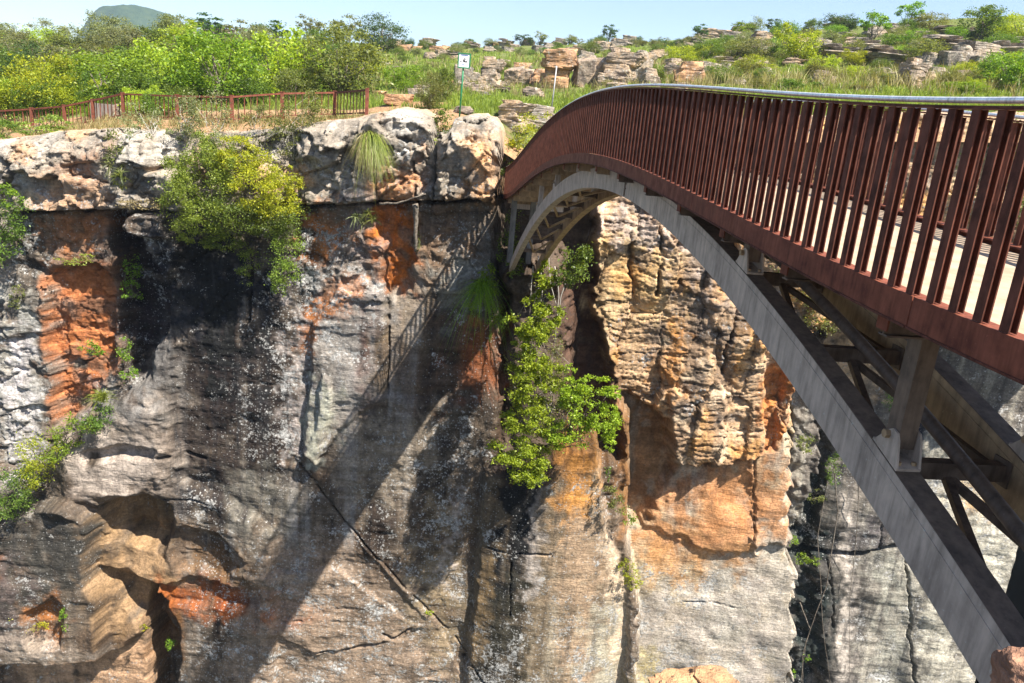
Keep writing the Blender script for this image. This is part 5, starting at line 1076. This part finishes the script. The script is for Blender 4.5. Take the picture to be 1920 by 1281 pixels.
# ------------------------------------------------------------------ boulders and outcrops
M_rock = rock_mat('sandstone', False, ((.43, .30, .19), (.31, .245, .19), (.12, .095, .08)))
M_rockg = rock_mat('grey_sandstone', False, ((.36, .28, .20), (.25, .215, .18), (.09, .08, .072)))
M_rockr = rock_mat('red_sandstone', False, ((.36, .20, .13), (.28, .15, .10), (.16, .09, .065)))
M_rocko = rock_mat('orange_sandstone', False, ((.48, .28, .15), (.38, .22, .12), (.18, .12, .085)))
def slab(seed, c, r, rough=.07, bev=9, n=44, k=32):
    """one angular block: a box cut by tilted planes, then weathered"""
    rs = np.random.RandomState(seed)
    u = np.linspace(0, 2*np.pi, n, endpoint=False)+.04; v = np.linspace(-np.pi/2, np.pi/2, k); v = .5*v+.5*np.arcsin(np.linspace(-1, 1, k))
    U, W_ = np.meshgrid(u, v, indexing='ij'); d = np.stack([np.cos(W_)*np.cos(U), np.cos(W_)*np.sin(U), np.sin(W_)], -1)
    pl = [(np.array(q_, float)+rs.normal(size=3)*.13, rs.uniform(.86, 1.)) for q_ in ((1, 0, 0), (-1, 0, 0), (0, 1, 0), (0, -1, 0), (0, 0, 1), (0, 0, -1))]
    for _ in range(bev):
        q_ = rs.normal(size=3); q_[2] *= .6; pl.append((q_, rs.uniform(1.0, 1.28)))
    R_ = np.full(d.shape[:2], 9.)
    for q_, h_ in pl:
        q_ = q_/np.linalg.norm(q_); dt = d @ q_; R_ = np.where(dt > .02, np.minimum(R_, h_/np.maximum(dt, .02)), R_)
    p = d*R_[..., None]
    N = rough*fbm(p[..., 0]*2+seed, p[..., 1]*2, p[..., 2]*2.5, 4, seed, .6)+rough*.55*fbm(p[..., 0]*1.2+seed, p[..., 1]*1.2, p[..., 2]*4.5, 3, seed+3)
    p = p*(1+N)[..., None]*np.array(r)+np.array(c)
    a_ = (np.arange(n)[:, None]*k+np.arange(k-1)[None, :]); b_2 = ((np.arange(n)+1) % n)[:, None]*k+np.arange(k-1)[None, :]
    return p.reshape(-1, 3), np.stack([a_, b_2, b_2+1, a_+1], -1).reshape(-1, 4)
def rock_mesh(seed, m, slabs, rough=.07, bev=9):
    mb = MB()
    for i, (c, r) in enumerate(slabs): mb.add(*slab(seed+i*7, c, r, rough, bev))
    return mb.mesh('rock', m)
ONE = [((0, 0, 0), (1, 1, 1))]
RK = dict(a=rock_mesh(3, M_rock, [((0, 0, -.25), (1, 1, .75)), ((-.12, .1, .5), (.8, .85, .5))]), b=rock_mesh(11, M_rockg, [((0, 0, -.6), (.95, 1, .42)), ((.06, 0, 0), (1, .9, .36)), ((-.16, .1, .62), (.78, .8, .36))]),
          c=rock_mesh(19, M_rock, [((0, 0, -.62), (1, 1, .45)), ((-.08, 0, .02), (.82, .9, .34)), ((.1, .05, .56), (.92, .9, .32)), ((-.1, 0, .9), (.5, .6, .2))]), d=rock_mesh(27, M_rockg, [((-.45, 0, -.2), (.52, .8, .8)), ((.4, .15, -.35), (.6, .9, .65)), ((.05, .2, .35), (.6, .7, .6))], .09),
          e=rock_mesh(35, M_rocko, [((0, 0, -.3), (1, 1, .7)), ((.15, 0, .45), (.8, .8, .5))], .08, 12), m=rock_mesh(41, M_rocko, [((-.05, 0, -.6), (.98, .9, .45)), ((.05, 0, -.1), (.72, .7, .3)), ((.0, 0, .28), (1.0, .95, .22)), ((.08, 0, .66), (.98, .95, .32))], .06, 14),
          f=rock_mesh(53, M_rockg, [((.1, 0, -.62), (.9, .9, .42)), ((-.05, 0, -.05), (1, 1, .26)), ((.2, .05, .42), (.72, .9, .24)), ((-.4, .1, .75), (.5, .7, .2))]), p=rock_mesh(61, M_rock, ONE, .10, 22), q=rock_mesh(67, M_rock, [((-.5, 0, -.1), (.55, .9, .9)), ((.4, 0, 0), (.62, .9, 1.))], .08), r=rock_mesh(73, M_rockg, ONE, .1, 14), s=rock_mesh(79, M_rocko, ONE, .09, 16), u=rock_mesh(89, M_rockr, ONE, .10, 20), t=rock_mesh(83, M_rocko, [((0, 0, -.2), (1, 1, .8)), ((.3, .1, .35), (.5, .6, .5)), ((-.4, -.1, .25), (.5, .6, .5))], .16, 22))
def boulder(key, px, pb, wpx, hpx, label, name='boulder', cat='rock', group=None, Y=None, depth=.8, rz=None):
    p = hit(px, pb) if Y is None else at(px, pb, Y); k = p[1]/F
    o = link(bpy.data.objects.new(name, RK[key])); w_ = wpx*k*.5; h_ = hpx*k*.56
    o.location = (p[0], p[1]+w_*depth*.4, p[2]+h_*.78); o.scale = (w_*.92, w_*depth, h_); o.rotation_euler = (rnd.uniform(-.06, .06), rnd.uniform(-.06, .06), rnd.uniform(-.5, .5) if rz is None else rz)
    return tag(o, label, cat, group)
BO = [('m', 1042, 168, 62, 66, 'mushroom shaped orange rock with an overhanging cap'), ('q', 1110, 166, 70, 56, 'grey outcrop at the left end of the big broken outcrop'), ('c', 1160, 166, 74, 66, 'tallest block in the middle of the big broken outcrop'), ('d', 1200, 150, 44, 52, 'block at the right end of the big broken outcrop'), ('a', 1215, 170, 40, 34, 'pale lichen covered rock below the right end of the big outcrop'),
      ('c', 918, 170, 44, 50, 'pale pillar of stacked rock right of the sign'), ('q', 975, 164, 62, 36, 'broad pale rock left of the mushroom rock'), ('e', 1010, 166, 40, 34, 'orange rock leaning on the mushroom rock'), ('r', 885, 160, 28, 24, 'smooth pale block between the sign and the stacked pillar'), ('d', 866, 166, 36, 52, 'dark undercut rock behind the sign'), ('a', 905, 178, 44, 18, 'low rock at the foot of the stacked pillar'),
      ('a', 1000, 180, 40, 16, 'low pale rock in the grass below the mushroom rock'), ('s', 748, 198, 44, 20, 'brown boulder in the grass right of the fence end'), ('d', 785, 188, 44, 24, 'dark jagged rocks beside the brown boulder'), ('p', 868, 214, 34, 14, 'pale flat boulder at the foot of the sign post'), ('c', 962, 240, 66, 46, 'cracked stack of pale rock above the bridge end'), ('b', 1015, 240, 60, 40, 'ledge of layered rock right of the cracked stack'),
      ('e', 1290, 165, 60, 44, 'brown rock outcrop behind the bridge crest'), ('b', 1330, 150, 54, 30, 'layered ledge right of the brown outcrop'), ('c', 1258, 150, 36, 30, 'upright rock left of the brown outcrop'), ('f', 1370, 128, 70, 18, 'long low ledge halfway up the right slope'), ('f', 1425, 98, 60, 18, 'dark flat ledge left of the lime green tree'), ('b', 1375, 84, 44, 20, 'grey ledge near the skyline above the bridge crest'),
      ('f', 1575, 116, 74, 30, 'grey layered ledge right of the lime green tree'), ('b', 1540, 106, 40, 30, 'dark blocky rock between the lime tree and the grey ledge'), ('f', 1665, 124, 84, 34, 'large layered block in the middle of the right slope'), ('d', 1620, 122, 30, 22, 'small grey rock between two layered blocks'), ('c', 1708, 165, 52, 46, 'stacked rock pillar just above the handrail'), ('d', 1742, 130, 50, 26, 'grey rock above the stacked pillar'), ('p', 1735, 158, 30, 24, 'pale rounded rock right of the stacked pillar'),
      ('f', 1790, 104, 110, 34, 'upper slab of the layered cliff at the right'), ('b', 1840, 124, 80, 40, 'right hand block of the layered cliff'), ('d', 1800, 130, 70, 40, 'shaded lower block of the layered cliff'), ('f', 1790, 72, 70, 20, 'dark slab under the large round bush'), ('f', 1890, 108, 60, 30, 'pale slab at the right edge of the layered cliff'), ('a', 1545, 158, 44, 22, 'brown rock in the long grass behind the handrail'), ('b', 1640, 70, 40, 22, 'rock beside the bright green tree on the ridge'),
      ('a', 1430, 150, 60, 22, 'flat brown rock behind the handrail right of the crest'), ('a', 20, 92, 34, 22, 'pale rock on the left skyline'), ('a', 255, 90, 36, 16, 'pink rock showing between bushes below the far hill'), ('d', 345, 72, 40, 14, 'grey ledge left of the dark rounded trees'), ('f', 405, 66, 60, 16, 'pale ledge below the dark rounded trees'), ('a', 735, 92, 30, 14, 'rock right of the dense round tree'), ('p', 805, 112, 26, 12, 'small pink boulder in the middle of the grass')]
for b in BO: boulder(*b)
rs1 = np.random.RandomState(77)
for n_, box, wr, lab, grp in ((60, (740, 1330, 82, 104), (12, 34), 'flat grey ledge stone near the middle skyline', 'ledge stones near the middle skyline'), (66, (1290, 1930, 58, 165), (16, 52), 'broken ledge stone among the scrub of the right slope', 'ledge stones on the right slope'), (64, (700, 1290, 104, 192), (12, 42), 'brown stone lying in the grass of the middle slope', 'stones in the grass')):
    for i in range(n_):
        w_ = rs1.uniform(*wr); boulder('abcdfpqrs'[rs1.randint(9)], rs1.uniform(box[0], box[1]), rs1.uniform(box[2], box[3]), w_, w_*rs1.uniform(.25, .5), lab, 'stone', 'rock', grp)
# foreground rocks on the camera side
o = boulder('t', 1315, 1366, 235, 112, 'sunlit orange rock tip at the bottom edge left of the arch rib', Y=2.6, depth=.7, rz=.3)
o = boulder('u', 1972, 1368, 225, 135, 'red brown rock in the bottom right corner under the arch rib', Y=1.9, depth=.9, rz=-.5)
# the near bank behind and below the camera
def near_bank():
    n, m = 90, 50; U, W_ = np.meshgrid(np.linspace(-14, 10, n), np.linspace(0, 1, m), indexing='ij')
    t = W_*22
    y = np.where(t < 14, -13.3+t, .7+.15*fbm(U*.6, t*.3, 0, 3, 501)-.05*(t-14)); z = np.where(t < 14, -1.75+.10*fbm(U*.7, t*.7, 0, 3, 502)-.9*sst(12.5, 14, t), -2.65-(t-14)*2.2)
    nb = rock_mesh  # noqa
    o = obj('near_bank', np_mesh('near_bank', np.stack([U, y, z], -1).reshape(-1, 3), grid_faces(n, m)[:, ::-1], True, [M_rock])); tag(o, kind='structure')
near_bank()
# ------------------------------------------------------------------ rust red fence along the path
M_fence = steel_mat('fence_steel', (.20, .065, .04), (.10, .04, .03), .7, .2, 8.)
M_fence2 = steel_mat('fence_steel_dark', (.10, .045, .03), (.05, .028, .022), .7, .2, 8.)
FP = [(-60, 254, 40), (-2, 250, 40), (62, 247, 39.5), (123, 243, 38.5), (176, 233, 38), (232, 222, 37), (333, 228, 35.5), (435, 231, 34.5), (529, 224, 35), (627, 221, 36), (687, 219, 34)]
fpos = [at(*p) for p in FP]; FH = 1.13
fence = empty('fence', tuple(fpos[5])); tag(fence, 'rust red steel railing fence along the path above the gorge', 'fence'); foff = fence.location.copy()
def fpart(mb, nm, m):
    o = mb.build(nm, m, fence); o.location = -foff; return o
for i, p in enumerate(fpos):
    b = MB().box(p+np.array([0, 0, FH/2-.1]), (.13, .13, FH+.25)); po = fpart(b, 'post', M_fence)
    MB().box(p+np.array([0, 0, FH+.04]), (.15, .15, .03)).build('post_cap', M_fence, po)
    if i+1 < len(fpos):
        q_ = fpos[i+1]; dk_ = i == len(fpos)-2; mm = M_fence2 if dk_ else M_fence; up = np.array([0, 0, 1.])
        fpart(MB().bar(p+up*(FH-.03), q_+up*(FH-.03), .09, .075), 'top_rail', mm); fpart(MB().bar(p+up*.16, q_+up*.16, .06, .06), 'bottom_rail', mm)
        n_ = int(np.linalg.norm(q_-p)/.26)
        for j in range(1, n_):
            a_ = p+(q_-p)*j/n_; fpart(MB().box(a_+up*(FH/2+.06), (.035, .035, FH-.24)), 'baluster', M_fence2 if j % 2 or dk_ else M_fence)
# slatted box and pale pier behind the fence corner
M_wood, nt, b_ = mat('weathered_wood', .9); nt.links.new(ramp(nt, noise(nt, mapv(nt, nd(nt, 'ShaderNodeNewGeometry').outputs['Position'], (6, 6, .6)), 3, 5), [(.3, (.16, .13, .11)), (.7, (.34, .30, .27))]), b_.inputs['Base Color'])
M_black = mat('black_plate', .5, (.02, .02, .022))[0]
bp_ = at(196, 236, 38.6); bx_ = empty('bin', tuple(bp_)); tag(bx_, 'grey slatted wooden box with a black plate behind the fence corner', 'bin')
s_ = MB()
for j in range(9): s_.box((-.58+j*.145, 0, .55), (.125, .05, 1.0))
s_.build('slats', M_wood, bx_); MB().box((0, .30, .52), (1.2, .5, .94)).build('body', M_wood, bx_); MB().box((.75, -.04, .86), (.34, .03, .36)).build('plate', M_black, bx_)
pr = boulder('p', 221, 232, 22, 36, 'white and brown stone pier beside the slatted box', 'stone_pier', 'pier', Y=38.4, rz=0.)
# ------------------------------------------------------------------ sign on a green post, and a bare pole
M_green = steel_mat('green_paint', (.012, .17, .065), (.010, .12, .05), .45, .4, 5.)
M_board = mat('sign_board', .5, (.82, .83, .85))[0]; M_ink = mat('sign_ink', .6, (.03, .03, .035))[0]; M_blue = mat('sign_blue', .6, (.03, .10, .30))[0]; M_yel = mat('sign_yellow', .6, (.65, .45, .03))[0]
gp = at(861.5, 216, 33.2); sg = empty('sign', tuple(gp)); tag(sg, 'white square sign with black pictograms on a tall green post', 'sign')
k = 33.2/F; zt_ = 78*k/.96; wb = 19.5*k; hb = 22.5*k
pt = np.array([.035, 0, zt_])
MB().tube([(0, 0, -.3), pt+np.array([0, 0, .3])], .035, 10).build('post', M_green, sg, True)
bo_ = pt+np.array([.02, -.05, hb*.5+.0]); sb_ = MB().box(bo_, (wb, .02, hb)).build('board', M_board, sg)
fr = MB()
for dx in (-1, 1): fr.box(bo_+np.array([dx*(wb/2+.01), -.002, 0]), (.045, .045, hb+.06))
for dz in (-1, 1): fr.box(bo_+np.array([0, -.003, dz*(hb/2+.012)]), (wb-.01, .044, .045))
fr.build('frame', M_green, sg)
def disc(cx, cz, r, n=18, rr=None):
    a = np.linspace(0, 2*np.pi, n, endpoint=False); rr = r if rr is None else rr
    cx, cz, r, rr = cx*.86, cz*.86, r*.86, rr*.86; V = np.stack([cx+r*np.cos(a), 0*a-.0125, cz+rr*np.sin(a)], -1)+bo_
    return np.concatenate([V, [bo_+np.array([cx, -.0125, cz])]]), [[n, (i+1) % n, i] for i in range(n)]
def marks(nm, L_, m):
    mb = MB()
    for d in L_: V, T = disc(*d[:3], 18, d[3] if len(d) > 3 else None); mb.add(V, (), T)
    mb.build(nm, m, sb_)
marks('dot_mark', [(-.155, -.055, .035)], M_ink)
marks('figure_mark', [(-.01, .0, .05, .075), (.03, -.05, .055, .025), (.10, -.04, .035, .05), (.0, .095, .03, .02), (.075, .06, .022, .03), (.05, .10, .02, .012)], M_ink)
ring = MB()
for a in np.linspace(0, 2*np.pi, 14, endpoint=False): ring.box(bo_+np.array([-.10+.043*math.cos(a), -.0125, .10+.034*math.sin(a)]), (.018, .003, .010))
ring.build('ring_mark', M_ink, sb_)
MB().box(bo_+np.array([-.03, -.0125, -.155]), (.10, .003, .022)).build('text_bar', M_blue, sb_); MB().box(bo_+np.array([.11, -.0125, -.16]), (.05, .003, .02)).build('text_bar', M_yel, sb_); MB().box(bo_+np.array([.0, -.0125, .205]), (.29, .003, .026)).build('header_bar', M_blue, sb_)
M_pole = steel_mat('galvanised_pole', (.42, .42, .43), (.30, .30, .31), .5, .4, 6.)
pp = at(1034.5, 200, 40.); pe = MB().tube([pp-np.array([0, 0, .3]), pp+np.array([.05, 0, 66*40/F/.96])], .032, 10).build('pole', M_pole, None, True); tag(pe, 'thin bare grey pole in front of the mushroom rock', 'pole')
def haze():
    m = bpy.data.materials.new('haze'); m.use_nodes = True; nt = m.node_tree; nt.nodes.clear()
    out = nt.nodes.new('ShaderNodeOutputMaterial'); v = nd(nt, 'ShaderNodeVolumePrincipled', {'Color': (.72, .84, 1., 1), 'Density': .00024, 'Anisotropy': .2}); nt.links.new(v.outputs[0], out.inputs['Volume'])
    o = MB().box((0, 990, 76), (4200, 2060, 226)).build('haze', m); tag(o, kind='stuff')
haze()
